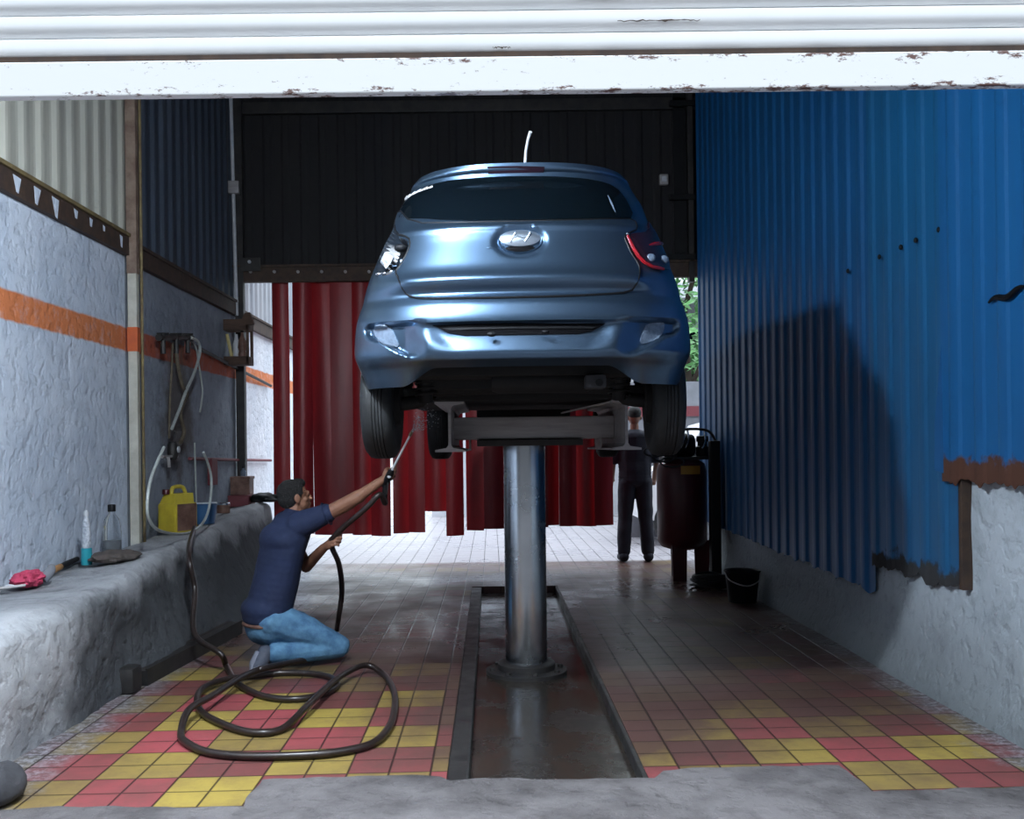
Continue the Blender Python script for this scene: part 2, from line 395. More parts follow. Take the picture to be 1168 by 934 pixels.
# ------------------------------------------------------------------ the setting: floor, pit, walls, roof
PX0, PX1, PY0, PY1 = -0.205, 0.645, 4.10, 9.85      # pit under the lift
TILE = 0.357
def floor_material():
    m = mat('red_and_yellow_floor_tiles', (0.3, 0.1, 0.08), rough=0.4); g = NG(m); b = g.N['Principled BSDF']
    P, X, Y, Z = g.pos()
    u = g.math('DIVIDE', g.math('ADD', X, 0.99), TILE)
    v = g.math('DIVIDE', g.math('SUBTRACT', g.math('SUBTRACT', Y, g.math('MULTIPLY', X, 0.036)), 3.915), TILE)
    fu, fv = g.math('FLOOR', u), g.math('FLOOR', v)
    odd = g.math('ABSOLUTE', g.math('MODULO', g.math('ADD', fu, fv), 2.0))     # 1 yellow, 0 red
    odd = g.math('GREATER_THAN', odd, 0.5)
    cmb = g.N.new('ShaderNodeCombineXYZ'); g.L.new(fu, cmb.inputs[0]); g.L.new(fv, cmb.inputs[1])
    wn = g.N.new('ShaderNodeTexWhiteNoise'); g.L.new(cmb.outputs[0], wn.inputs['Vector']); rnd = wn.outputs['Value']
    red = g.mix(rnd, (0.33, 0.070, 0.078), (0.22, 0.055, 0.055))
    yel = g.mix(rnd, (0.38, 0.285, 0.06), (0.29, 0.21, 0.06))
    c = g.mix(odd, red, yel)
    # wear and oily dirt, thickest along the wet middle and the back
    big = g.noise(P, 0.9, 6, 0.62); mid = g.noise(P, 4.5, 6, 0.7); fine = g.noise(P, 26, 4, 0.7)
    dl = g.math('ADD', g.rng(Y, 5.6, 6.9), g.rng(X, -0.85, -0.35, 0.0, 0.9))             # left of the pit
    dl = g.math('MINIMUM', dl, 1.0)
    far_r = g.rng(g.math('SUBTRACT', Y, g.math('MULTIPLY', X, 0.35)), 3.75, 4.9)
    right = g.math('GREATER_THAN', X, 0.3)
    zone = g.math('ADD', g.math('MULTIPLY', right, far_r), g.math('MULTIPLY', g.math('SUBTRACT', 1.0, right), g.math('MULTIPLY', dl, g.rng(Y, 4.3, 5.0, 0.25, 1.0))))
    # trodden strip beside the pit and gritty margins along both walls
    zone = g.math('ADD', zone, g.math('MULTIPLY', right, g.rng(X, 0.75, 1.35, 0.55, 0.0)))
    d = g.math('ADD', g.math('MULTIPLY', zone, 0.95), g.math('MULTIPLY', g.math('SUBTRACT', mid, 0.5), 0.9))
    d = g.math('ADD', d, g.math('MULTIPLY', g.math('SUBTRACT', rnd, 0.5), 0.55))
    d = g.math('ADD', d, g.math('MULTIPLY', g.rng(big, 0.42, 0.62), 0.30))
    d = g.rng(d, -0.12, 0.92, 0.08, 0.95)
    c = g.mix(g.rng(g.noise(P, 3.0, 7, 0.68), 0.47, 0.74, 0.0, 0.55), c, (0.09, 0.055, 0.046))
    dirt = g.mix(big, (0.050, 0.026, 0.022), (0.105, 0.062, 0.054))
    c = g.mix(d, c, dirt)
    c = g.mix(g.math('MULTIPLY', g.rng(fine, 0.58, 0.75), 0.4), c, (0.09, 0.06, 0.05))
    mg = g.math('ADD', g.math('ABSOLUTE', g.math('SUBTRACT', X, 0.15)), g.math('MULTIPLY', g.math('SUBTRACT', mid, 0.5), 0.5))
    c = g.mix(g.rng(mg, 2.02, 2.22, 0.0, 0.85), c, g.mix(g.rng(fine, 0.45, 0.6), (0.10, 0.095, 0.10), (0.30, 0.30, 0.33)))
    # beyond the roof a paler tile colour stands for bright daylight
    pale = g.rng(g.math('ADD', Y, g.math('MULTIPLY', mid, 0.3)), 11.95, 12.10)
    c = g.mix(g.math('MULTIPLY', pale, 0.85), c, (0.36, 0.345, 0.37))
    # grooves: every tile is four raised squares
    def groove(t, w):
        f = g.math('ABSOLUTE', g.math('SUBTRACT', g.math('FRACT', g.math('MULTIPLY', t, 2.0)), 0.5))
        return g.rng(f, 0.5-w, 0.5-w*0.35)
    gr = g.math('MAXIMUM', groove(u, 0.036), groove(v, 0.036))
    c = g.mix(g.math('MULTIPLY', gr, 0.88), c, (0.020, 0.013, 0.012))
    g.L.new(c, b.inputs['Base Color'])
    wet = g.rng(g.math('ADD', big, g.math('MULTIPLY', mid, 0.25)), 0.45, 0.80)
    back = g.rng(Y, 4.6, 6.8)
    wetness = g.math('MULTIPLY', g.rng(wet, 0.0, 1.0, 0.45, 1.0), back)
    r = g.math('SUBTRACT', 0.66, g.math('MULTIPLY', wetness, 0.48))
    g.L.new(g.math('MULTIPLY', g.math('ADD', 0.35, g.math('MULTIPLY', wetness, 0.65)), 0.33), b.inputs['Specular IOR Level'])
    g.L.new(r, b.inputs['Roughness'])
    h = g.math('SUBTRACT', g.math('ADD', g.math('MULTIPLY', fine, 0.10), g.math('MULTIPLY', mid, 0.15)), gr)
    g.L.new(g.bump(h, 0.55, 0.006), b.inputs['Normal'])
    return m
def pit_material():
    m = mat('oily_wet_pit_concrete', (0.05, 0.042, 0.036), rough=0.3); g = NG(m); b = g.N['Principled BSDF']
    P, X, Y, Z = g.pos(); n = g.noise(P, 2.2, 7, 0.65)
    g.L.new(g.mix(g.rng(n, 0.35, 0.7), (0.042, 0.033, 0.025), (0.016, 0.014, 0.013)), b.inputs['Base Color'])
    g.L.new(g.rng(n, 0.4, 0.62, 0.10, 0.36), b.inputs['Roughness'])
    g.L.new(g.bump(g.noise(P, 14, 5), 0.25, 0.006), b.inputs['Normal'])
    return m
M['floor'] = floor_material(); M['pit'] = pit_material()
M['apron'] = plaster_mat('worn_apron_concrete', (0.150, 0.138, 0.140), (0.050, 0.045, 0.046))
M['pit_curb'] = mat('black_wet_curb', (0.018, 0.018, 0.019), (0.03, 0.028, 0.026), 6, 0.35, 0.6)

bm = NB()
for a, b in (((-6, 3.5, -0.2), (PX0, 40, 0)), ((PX1, 3.5, -0.2), (8, 40, 0)), ((PX0, PY1, -0.2), (PX1, 40, 0)), ((PX0, 3.5, -0.2), (PX1, PY0, 0))):
    box(bm, a, b)
struct('floor', bm, M['floor'])
PITZ = -0.07
bm = NB(); box(bm, (PX0-0.05, PY0-0.05, PITZ-0.12), (PX1+0.05, PY1+0.05, PITZ)); struct('trim_1', bm, M['pit'])
# low dark curbs that line the pit
bm = NB(); box(bm, (PX0-.004, PY0, PITZ-0.02), (PX0+0.095, PY1, -.006), 0.012); struct('trim_2', bm, M['pit_curb'])
bm = NB(); box(bm, (PX1-0.022, PY0, PITZ-0.02), (PX1+.004, PY1, -.004), 0.006); struct('trim_3', bm, M['pit_curb'])
# worn concrete apron across the entrance, ragged where the tiles begin
edge = [(-40, 925), (30, 921), (110, 920), (190, 920), (277, 920), (285, 906), (299, 889), (350, 887), (420, 885), (470, 884), (500, 886), (514, 889), (580, 887), (650, 889), (700, 887), (747, 887), (756, 879), (790, 876), (860, 874), (957, 872), (975, 886), (995, 902), (1050, 902), (1090, 899), (1130, 899), (1210, 893)]
top = [fl(*e, 0.014) for e in edge]
dense = []
for a, b in zip(top, top[1:]):
    for k in range(5):
        p = a.lerp(b, k/5); j = 0.015*noise.noise(p*9); dense.append(p + Vector((j, j*1.5, 0)))
dense.append(top[-1])
poly = [Vector((-6, -12, 0.014)), Vector((8, -12, 0.014)), Vector((8, dense[-1].y, 0.014))] + dense[::-1] + [Vector((-6, dense[0].y, 0.014))]
bm = NB(); prism(bm, poly, (0, 0, -0.2)); bmesh.ops.triangulate(bm, faces=bm.faces); fixn(bm)
struct('floor_apron', bm, M['apron'])

XL = -2.86
def XR(Y): return 2.50 - (Y-4.6)*0.0227
BACK = 11.2; TOPZ = 5.9; POSTY = 7.78
# left plastered wall (its painted band runs the whole length) and the right plinth wall
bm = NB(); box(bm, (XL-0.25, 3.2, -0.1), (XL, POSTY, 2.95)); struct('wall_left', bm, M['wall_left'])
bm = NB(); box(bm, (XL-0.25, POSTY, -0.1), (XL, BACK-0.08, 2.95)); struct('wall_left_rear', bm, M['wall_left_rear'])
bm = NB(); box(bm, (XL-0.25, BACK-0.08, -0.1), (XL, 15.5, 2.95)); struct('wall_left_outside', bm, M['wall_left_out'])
bm = NB()
ys = [3.2 + 0.1*k for k in range(78)]
def plinth(Y, z):
    out = 0.05*sm(0.9, 0.0, z)*sm(7.0, 5.6, Y) + 0.02*noise.noise(Vector((Y*1.3, z*2.0, 3))) + 0.06*sm(0.25, 0.0, z)
    return Vector((XR(Y) - out, Y, z))
zz = [-0.05 + 0.075*k for k in range(32)]
grid = [[bm.verts.new(plinth(y, z)) for z in zz] for y in ys]
for i in range(len(ys)-1):
    for j in range(len(zz)-1): bm.faces.new((grid[i][j], grid[i][j+1], grid[i+1][j+1], grid[i+1][j]))
box(bm, (2.56, 3.52, -0.1), (2.9, 11.25, TOPZ))
struct('wall_right', bm, M['wall_right'], True)

# profiled sheets: a trapezoid profile along y, pushed in depth
def sheet(bm, x_of, y0, y1, zlo, zhi, pitch=0.21, depth=0.028, sgn=1, th=0.004, rag=0.0, seed=0):
    """vertical ribs on a wall whose inner face is x_of(y); zlo may be a function"""
    prof = []; y = y0
    while y < y1 - 1e-4:
        for t, d in ((0.0, 0), (0.36, 0), (0.45, .15), (0.55, .85), (0.64, 1), (0.78, 1), (0.86, .85), (0.95, .15)):
            yy = y + t*pitch
            if yy <= y1: prof.append((yy, d))
        y += pitch
    prof.append((y1, 0))
    fine = []
    for (a, da), (b, db) in zip(prof, prof[1:]):
        k = 3 if rag else 1
        for q in range(k): fine.append((a+(b-a)*q/k, da+(db-da)*q/k))
    fine.append(prof[-1])
    lo = (zlo if callable(zlo) else (lambda y: zlo)); cols = []
    for (yy, d) in fine:
        x = x_of(yy) + sgn*d*depth
        zb = lo(yy) + (rag*(noise.noise(Vector((yy*7, seed, 0))) - 0.3 + 0.5*noise.noise(Vector((yy*23, seed, 1)))) if rag else 0)
        cols.append([bm.verts.new((x + sgn*o, yy, z)) for o, z in ((0, zb), (0, zhi), (th, zhi), (th, zb))])
    for a, b in zip(cols, cols[1:]):
        for k in range(4): bm.faces.new((a[k], a[(k+1) % 4], b[(k+1) % 4], b[k]))
    fixn(bm)
# left upper sheets: cream near the entrance, slate beyond the post, pale again outside the back
bm = NB(); sheet(bm, lambda y: XL-0.05, 3.2, POSTY+0.16, 3.03, TOPZ, 0.235, 0.035, 1); 
tag(obj('corrugated_sheet', bm, M['cream_sheet'], None, False), 'cream corrugated cladding high on the left wall near the entrance', 'cladding')
bm = NB(); sheet(bm, lambda y: XL-0.05, POSTY+0.17, BACK-0.04, 3.0, TOPZ, 0.235, 0.035, 1)
tag(obj('corrugated_sheet', bm, M['grey_sheet'], None, False), 'dark slate corrugated cladding high on the left wall behind the slim post', 'cladding')
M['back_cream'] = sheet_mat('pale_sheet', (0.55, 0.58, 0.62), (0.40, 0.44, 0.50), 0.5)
bm = NB(); sheet(bm, lambda y: XL-0.05, BACK+0.02, 15.5, 2.95, 4.6, 0.235, 0.035, 1)
tag(obj('corrugated_sheet', bm, M['back_cream'], None, False), 'pale sunlit corrugated cladding seen past the left edge of the red strips', 'cladding')
# angle irons under the left sheets, with pale triangles standing for gaps of light
def wall_rail(y0, y1, z, label, gaps):
    r = root('wall_rail', label, 'rail', (XL, y0, z))
    bm = NB(); box(bm, (XL, y0, z-0.07), (XL+0.05, y1, z+0.07), 0.004); obj('angle_iron', bm, M['rail'], r, False)
    bm = NB(); box(bm, (XL, y0, z+0.072), (XL+0.065, y1, z+0.10), 0.004); obj('top_flange', bm, M['rail_edge'] if gaps else M['rail'], r, False)
    if gaps:
        for y, w_, h_, q in ((5.86, .10, .10, .5), (6.13, .09, .11, .3), (6.38, .10, .13, .6), (6.72, .06, .06, .5), (6.98, .05, .06, .4), (7.22, .035, .04, .5), (7.55, .05, .09, .6)):
            bm = NB(); prism(bm, [(XL+0.051, y, z+0.05), (XL+0.051, y+w_, z+0.045), (XL+0.051, y+w_*q+.015, z+0.05-h_), (XL+0.051, y+w_*q-.01, z+0.045-h_*.9)], (0.003, 0, 0)); fixn(bm)
            obj('light_gap', bm, M['wall_left'], r, False, label='pale triangle for light through a gap at the rail')
wall_rail(3.2, POSTY-0.03, 2.99, 'ochre topped rusty rail under the cream cladding on the left wall', True)
wall_rail(POSTY+0.03, BACK-0.05, 2.95, 'dark rusty rail under the slate cladding behind the slim post', False)
wall_rail(BACK+0.05, 15.5, 2.88, 'brown rail under the pale cladding left of the red strips', False)

# back end: dark sheet above the opening, its beam, the roof
bm = NB(); prof = []
x = XL
pts = []
while x < 2.6:
    for t, d in ((0, 0), (0.5, 0), (0.62, 1), (0.88, 1)): pts.append((x+t*0.21, BACK - 0.012*d))
    x += 0.21
cols = [[bm.verts.new((px, py, 3.36)), bm.verts.new((px, py, TOPZ)), bm.verts.new((px, py+0.004, TOPZ)), bm.verts.new((px, py+0.004, 3.36))] for px, py in pts if px < 2.62]
for a, b in zip(cols, cols[1:]):
    for k in range(4): bm.faces.new((a[k], a[(k+1) % 4], b[(k+1) % 4], b[k]))
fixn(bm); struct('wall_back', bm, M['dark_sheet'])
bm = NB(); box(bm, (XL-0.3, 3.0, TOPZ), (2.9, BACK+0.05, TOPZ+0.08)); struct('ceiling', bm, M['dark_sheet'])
r = root('cross_beam', 'dark brown steel beam above the red strips at the back', 'beam', (-0.3, BACK-0.06, 3.28))
bm = NB(); box(bm, (XL, BACK-0.12, 3.26), (2.46, BACK-0.035, 3.44), 0.006); box(bm, (XL, BACK-0.16, 3.42), (2.46, BACK-0.035, 3.445), 0.004); obj('beam_body', bm, M['rail'], r, False)
bm = NB(); box(bm, (XL+.02, BACK-.035, 3.345), (2.2, BACK+.13, 3.375), .004); obj('curtain_rail', bm, M['dark_steel'], r, False)
for k in range(6):
    p = at(286 + k*27, 310, BACK-0.125); bm = NB(); lathe(bm, [(0.018, 0), (0.018, 0.02), (0.009, 0.025), (0, 0.025)], p, 8, Matrix.Rotation(math.pi/2, 4, 'X')); obj('bolt', bm, M['lift_steel'], r)
r = root('purlin', 'dark horizontal purlin high across the sooty back sheet', 'purlin', (0, BACK-0.06, 5.2))
bm = NB(); box(bm, (XL, BACK-0.10, 5.15), (2.46, BACK-0.035, 5.28), 0.006); obj('purlin_bar', bm, M['dark_steel'], r, False)

# right blue sheets
SX = lambda y: XR(y) - 0.035
bm = NB(); sheet(bm, SX, 6.27, 10.92, lambda y: 0.45+0.025*(y-6.2), TOPZ, 0.225, 0.020, -1, 0.004, 0.03, 2)
tag(obj('corrugated_sheet', bm, M['blue_sheet'], None, False), 'long blue corrugated cladding on the right wall that carries the shadow of the car', 'cladding')
bm = NB(); sheet(bm, lambda y: SX(y)-0.004, 5.19, 6.30, 0.63, TOPZ, 0.225, 0.014, -1, 0.004, 0.045, 5)
tag(obj('corrugated_sheet', bm, M['blue_sheet_low'], None, False), 'blue corrugated cladding panel with a low grey ragged foot, left of the rusty edge', 'cladding')
bm = NB(); sheet(bm, lambda y: SX(y)-0.014-0.020*sm(5.0, 5.28, y), 3.2, 5.30, 1.20, TOPZ, 0.225, 0.010, -1, 0.004, 0.06, 9)
o = obj('corrugated_sheet', bm, M['blue_sheet_rust'], None, False)
tag(o, 'blue corrugated cladding panel with a brown rusted hem, nearest the camera on the right', 'cladding')
r = root('wall_angle', 'narrow dark angle iron standing on the pale plaster under the rusted hem', 'post', (XR(5.16)-0.04, 5.16, 0.66))
bm = NB(); box(bm, (XR(5.16)-0.055, 5.13, 0.62), (XR(5.16)+0.02, 5.165, 1.24), 0.004); obj('angle_bar', bm, M['rail'], r, False)
# flap of the cladding edge that stands off and throws a thin shadow
bm = NB(); prism(bm, [(SX(5.29)-0.030, 5.29, 2.0), (SX(5.29)-0.075, 5.295, 1.50), (SX(5.29)-0.080, 5.295, 1.24), (SX(5.29)-0.030, 5.28, 1.22)], (0, 0.004, 0)); fixn(bm)
alone('bent_flap', bm, M['blue_sheet'], 'bent blue sheet flap standing off the seam above the rusted hem', 'flap', smooth=False)
# screw holes and a torn slit on the blue sheets
for (px, py) in ((1003, 293), (1026, 282), (1042, 274), (1067, 262), (969, 309)):
    p = atx(px, py, 2.395); p.x = XR(p.y) - 0.072
    bm = NB(); ball(bm, p, (0.010, 0.016, 0.016), 2)
    alone('roofing_screw', bm, M['black_plastic'], 'small dark screw in a slanting row on the blue cladding', 'screw', 'screws on the blue cladding')
a, b = atx(1127, 345, 2.42), atx(1166, 328, 2.42)
for p in (a, b): p.x = XR(p.y) - 0.072
bm = NB(); q = [a.lerp(b, t) + Vector((0, 0, 0.012*math.sin(9*t))) for t in [k/10 for k in range(11)]]
tube(bm, q, [0.004+0.012*math.sin(math.pi*(k+0.6)/11.2) for k in range(11)], 8)  # raised black shape stands for the torn slit
alone('torn_slit', bm, M['black_plastic'], 'short black torn slit in the blue cladding at the right edge', 'strap')

# steel posts
def post(name, label, X, Y, z0, z1, w, d, m):
    bm = NB(); box(bm, (X-w/2, Y-d/2, z0), (X+w/2, Y+d/2, z1), 0.004)
    return tag(obj(name, bm, m, None, False), label, 'post')
r = root('wall_post', 'slim cream post with a rusty head at the left wall', 'post', (XL+0.07, POSTY, 0.5))
M['post_cream'] = mat('chalky_cream_paint', (0.62, 0.60, 0.52), (0.45, 0.43, 0.36), 7, 0.7)
M['post_brown'] = mat('brown_flaking_paint', (0.16, 0.10, 0.075), (0.28, 0.21, 0.16), 9, 0.7)
bm = NB(); box(bm, (XL+0.03, POSTY-0.03, 0.55), (XL+0.10, POSTY+0.03, 2.78), 0.004); obj('lower_shaft', bm, M['post_cream'], r, False)
bm = NB(); box(bm, (XL+0.025, POSTY-0.032, 2.78), (XL+0.105, POSTY+0.032, TOPZ), 0.004); obj('upper_shaft', bm, M['post_brown'], r, False, label='brown flaking upper shaft')
bm = NB(); box(bm, (XL+0.0255, POSTY-0.0325, 2.17), (XL+0.1045, POSTY+0.0325, 2.36)); obj('painted_band', bm, mat('orange_band_paint', (0.62, 0.13, 0.035), (0.5, 0.11, 0.04), 9, 0.75), r, False, label='orange painted band')
bm = NB(); tube(bm, [(XL+0.125, POSTY+0.02, 0.6), (XL+0.125, POSTY+0.02, TOPZ)], 0.012, 8); obj('conduit', bm, M['rail_edge'], r)
r = root('corner_post', 'dark steel corner post at the back left with a white conduit', 'post', (-2.80, BACK-0.09, 0.4))
bm = NB(); box(bm, (-2.84, BACK-0.14, 0.3), (-2.745, BACK-0.05, TOPZ), 0.004); obj('post_shaft', bm, M['dark_steel'], r, False)
q0, q1 = at(263, 100, BACK-0.19), at(270, 360, BACK-0.19)
bm = NB(); tube(bm, [q1, q0 + (q0-q1)*0.3], 0.020, 10); obj('white_conduit', bm, M['white_pvc'], r, label='white plastic conduit')
bm = NB(); p = at(267, 214, BACK-0.2); box(bm, p-Vector((0.06, 0.04, 0.07)), p+Vector((0.06, 0.04, 0.07)), 0.012); obj('junction_box', bm, M['lift_steel'], r)
p = at(287, 300, BACK-0.17)
r = root('beam_bracket', 'small grey bracket bolted to the beam beside the corner post', 'bracket', p)
bm = NB(); box(bm, p-Vector((0.13, 0.01, 0.09)), p+Vector((0.10, 0.01, 0.06)), 0.006); obj('bracket_plate', bm, M['dark_steel'], r, False)
bm = NB(); lathe(bm, [(0.02, 0), (0.02, 0.02), (0.0, 0.02)], p-Vector((0.02, 0.01, -0.01)), 6, Matrix.Rotation(math.pi/2, 4, 'X')); obj('bolt', bm, M['white_pvc'], r)
r = root('corner_post', 'dark steel post at the back right beside the opening to the street', 'post', (2.27, BACK-0.1, 0))
p = at(790, 300, BACK-0.1)
bm = NB(); box(bm, (p.x-0.05, BACK-0.16, 3.2), (p.x+0.01, BACK-0.05, TOPZ), 0.004); obj('post_shaft', bm, M['dark_steel'], r, False)
bm = NB(); box(bm, (p.x-0.06, BACK-0.06, 3.3), (p.x-0.20, BACK-0.1, TOPZ), 0.004); obj('side_channel', bm, M['black_plastic'], r, False)
for py in (118, 225, 293):
    q = at(777, py, BACK-0.16); bm = NB(); box(bm, q-Vector((0.13, 0.03, 0.03)), q+Vector((0.16, 0.03, 0.03)), 0.006); obj('clamp', bm, M['black_plastic'], r, False)
q = at(757, 205, BACK-0.06)
r = root('light_switch_box', 'small pale box on the dark back sheet above the red tail lamp', 'box', q)
bm = NB(); box(bm, q-Vector((0.05, 0.03, 0.06)), q+Vector((0.05, 0.03, 0.06)), 0.015); obj('box_body', bm, M['lift_steel'], r, False)
bm = NB(); box(bm, q+Vector((-0.03, -0.04, -0.03)), q+Vector((0.03, -0.028, 0.03)), 0.006); obj('box_cover', bm, M['white_pvc'], r, False)

# rolling shutter over the entrance
SY = 3.25
r = root('rolling_shutter', 'white rolled-up slatted shutter with rust flecks above the entrance', 'shutter', (0, SY, 2.5))
def shutter_mat():
    m = mat('flecked_shutter_paint', (0.80, 0.81, 0.83), rough=0.5); g = NG(m); b = g.N['Principled BSDF']
    P, X, Y, Z = g.pos(); n = g.noise(P, 24, 6, 0.75, (0.5, 1, 1.4)); e = g.rng(g.math('ABSOLUTE', g.math('SUBTRACT', Z, 2.612)), 0.015, 0.057, 0.10, 1.0)
    side = g.rng(X, -1.7, 1.0, 0.45, 1.0)
    k = g.rng(g.math('ADD', n, g.math('MULTIPLY', g.math('MULTIPLY', e, side), 0.15)), 0.645, 0.70)
    g.L.new(g.mix(k, (0.90, 0.90, 0.90), (0.16, 0.085, 0.07)), b.inputs['Base Color']); return m
M['bar'] = shutter_mat()
zb, zt = 2.555, 2.668
bm = NB(); box(bm, (-2.52, SY-0.02, zb), (2.52, SY+0.02, zt), 0.004); obj('bottom_bar', bm, M['bar'], r, False, label='white bottom bar with rust flecks')
bm = NB(); box(bm, (-2.52, SY-0.006, zt), (2.52, SY+0.012, zt+0.022)); obj('rust_seam', bm, M['rail'], r, False, label='rusty seam above the bottom bar')
z = zt+0.012; k = 0
while z < 3.4:
    bm = NB(); pr = []
    for t in range(9):
        a = t/8; pr.append((SY + 0.010 - 0.016*min(1, 3.5*a, 14*(1-a)) - 0.003*math.sin(math.pi*a), z + 0.0735*a))
    a_ = [[bm.verts.new((x, y, zz_)) for (y, zz_) in pr] for x in (-2.52, 2.52)]
    for i in range(8): bm.faces.new((a_[0][i], a_[0][i+1], a_[1][i+1], a_[1][i]))
    b_ = [bm.verts.new((x, SY+0.016, z+dz)) for x in (-2.52, 2.52) for dz in (0, 0.0735)]
    bm.faces.new((b_[0], b_[1], b_[3], b_[2]))
    fixn(bm); obj('slat', bm, M['shutter'], r, True); z += 0.0755; k += 1
for (xa, xb, zc) in ((.30, .45, 2.857), (.43, .70, 2.782), (.02, .08, 2.70)):
    bm = NB(); n_ = 26
    q = [(xa+(xb-xa)*k/n_, zc+.006*noise.noise(Vector((k*.7, xa*9, 0)))) for k in range(n_+1)]
    w_ = [.001+.006*abs(noise.noise(Vector((k*.9, xa*5, 3))))*math.sin(math.pi*(k+.3)/(n_+.6)) for k in range(n_+1)]
    va = [bm.verts.new((x_, SY-.0125, z_+h_)) for (x_, z_), h_ in zip(q, w_)]; vb = [bm.verts.new((x_, SY-.0125, z_-h_)) for (x_, z_), h_ in zip(q, w_)]
    for k in range(n_): bm.faces.new((va[k], va[k+1], vb[k+1], vb[k]))
    obj('rust_scuff', bm, M['rail'], r, False, label='brown rust scuff')
# wall around the entrance, outside the frame, closes the shed above and beside the shutter
bm = NB(); box(bm, (-6, 3.3, 3.2), (8, 3.5, TOPZ+0.1)); box(bm, (-6, 3.2, -0.1), (XL-0.02, 3.5, TOPZ)); box(bm, (2.56, 3.2, -0.1), (8, 3.5, TOPZ)); struct('wall_front', bm, M['pale_wall'])
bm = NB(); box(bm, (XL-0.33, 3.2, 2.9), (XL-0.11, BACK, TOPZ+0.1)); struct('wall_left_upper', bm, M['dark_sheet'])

# concrete ledge along the left wall
bm = NB()
sec = [(3.2, -2.30, 0.60, -2.20, 0.58), (4.4, -2.20, 0.61, -2.17, 0.585), (5.5, -2.12, 0.63, -2.12, 0.60), (6.6, -2.22, 0.67, -2.04, 0.62), (7.7, -2.30, 0.71, -2.03, 0.64), (9.3, -2.38, 0.76, -2.08, 0.69), (11.0, -2.46, 0.80, -2.20, 0.75)]
def sect(Y, k): return smooth_tab([(s[0], s[k]) for s in sec], Y)
ys = [3.52 + 7.48*k/150 for k in range(151)]
rows = []
for Y in ys:
    xt, zt_, xb, zw = sect(Y, 1), sect(Y, 2), sect(Y, 3), sect(Y, 4)
    prof = [(XL+0.003, zw)] + [(XL + (xt-0.10-XL)*t/6, zw + (zt_-zw)*t/6) for t in range(1, 7)]
    for t in range(1, 7):
        a = math.pi/2*t/6; prof.append((xt-0.10+0.10*math.sin(a), zt_-0.10+0.10*math.cos(a)))
    for t in range(1, 13):
        q = t/12; prof.append((xt + (xb-xt)*q**1.3, (zt_-0.10)*(1-q) - 0.03*q))
    row = []
    for i, (x, z) in enumerate(prof):
        j = 0.020*noise.noise(Vector((x*3, Y*2.2, z*3))) + 0.010*noise.noise(Vector((x*9, Y*7, z*8))) + 0.007*noise.noise(Vector((x*25, Y*19, z*22)))
        row.append(bm.verts.new((x + (j*1.6 if i > 6 else 0), Y, z + (j if 0 < i < 13 else 0))))
    rows.append(row)
for a, b in zip(rows, rows[1:]):
    for k in range(len(a)-1): bm.faces.new((a[k], a[k+1], b[k+1], b[k]))
bm.faces.new(rows[0]); bm.faces.new(rows[-1][::-1]); fixn(bm)
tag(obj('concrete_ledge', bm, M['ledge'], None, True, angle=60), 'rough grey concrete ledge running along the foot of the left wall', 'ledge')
def ledge_z(x, Y):
    xt, zt_, zw = sect(Y, 1)-0.10, sect(Y, 2), sect(Y, 4)
    t = max(0, min(1, (x-XL)/(xt-XL))); z = zw + (zt_-zw)*t
    return z + 0.010
def on_ledge(px, py):
    Y = 7.0
    for _ in range(25):
        p = at(px, py, Y); z = ledge_z(p.x, Y)
        Y = max(3.5, min(10.9, (CAMZ - z)*F/((py-CY) + ROLL*(px-CX))))
    p = at(px, py, Y); p.z = ledge_z(p.x, Y); return p

# red strip curtain under the beam: (left px, right px, bottom py, tilt)
strips = [(312, 331, 607), (335, 357, 609), (357, 378, 610), (378, 401, 609), (401, 422, 610), (422, 443, 611), (448, 465, 608), (465, 482, 607), (483, 508, 583), (508, 528, 611), (531, 551, 605), (551, 572, 603), (574, 600, 601), (600, 622, 601), (622, 637, 599), (637, 657, 600), (657, 677, 600), (677, 697, 599)]
names = ['leftmost red curtain strip beside the sunlit wall', 'second red curtain strip from the left, past a slit of light', 'third red curtain strip from the left, behind the kneeling man', 'fourth red curtain strip from the left with a dirty dark patch', 'fifth red curtain strip from the left beside the car', 'sixth red curtain strip from the left, above the outstretched arm', 'red curtain strip just right of the spray gun, left of a twin', 'red curtain strip below the front wheel, right of its twin', 'short red curtain strip ending higher than its neighbours', 'longest red curtain strip, right of the short one', 'second red curtain strip left of the steel ram', 'red curtain strip immediately left of the steel ram', 'red curtain strip mostly hidden behind the left side of the ram', 'red curtain strip hidden behind the right side of the ram', 'narrow red curtain strip immediately right of the steel ram', 'second red curtain strip right of the steel ram', 'third red curtain strip right of the steel ram', 'rightmost red curtain strip beside the standing person']
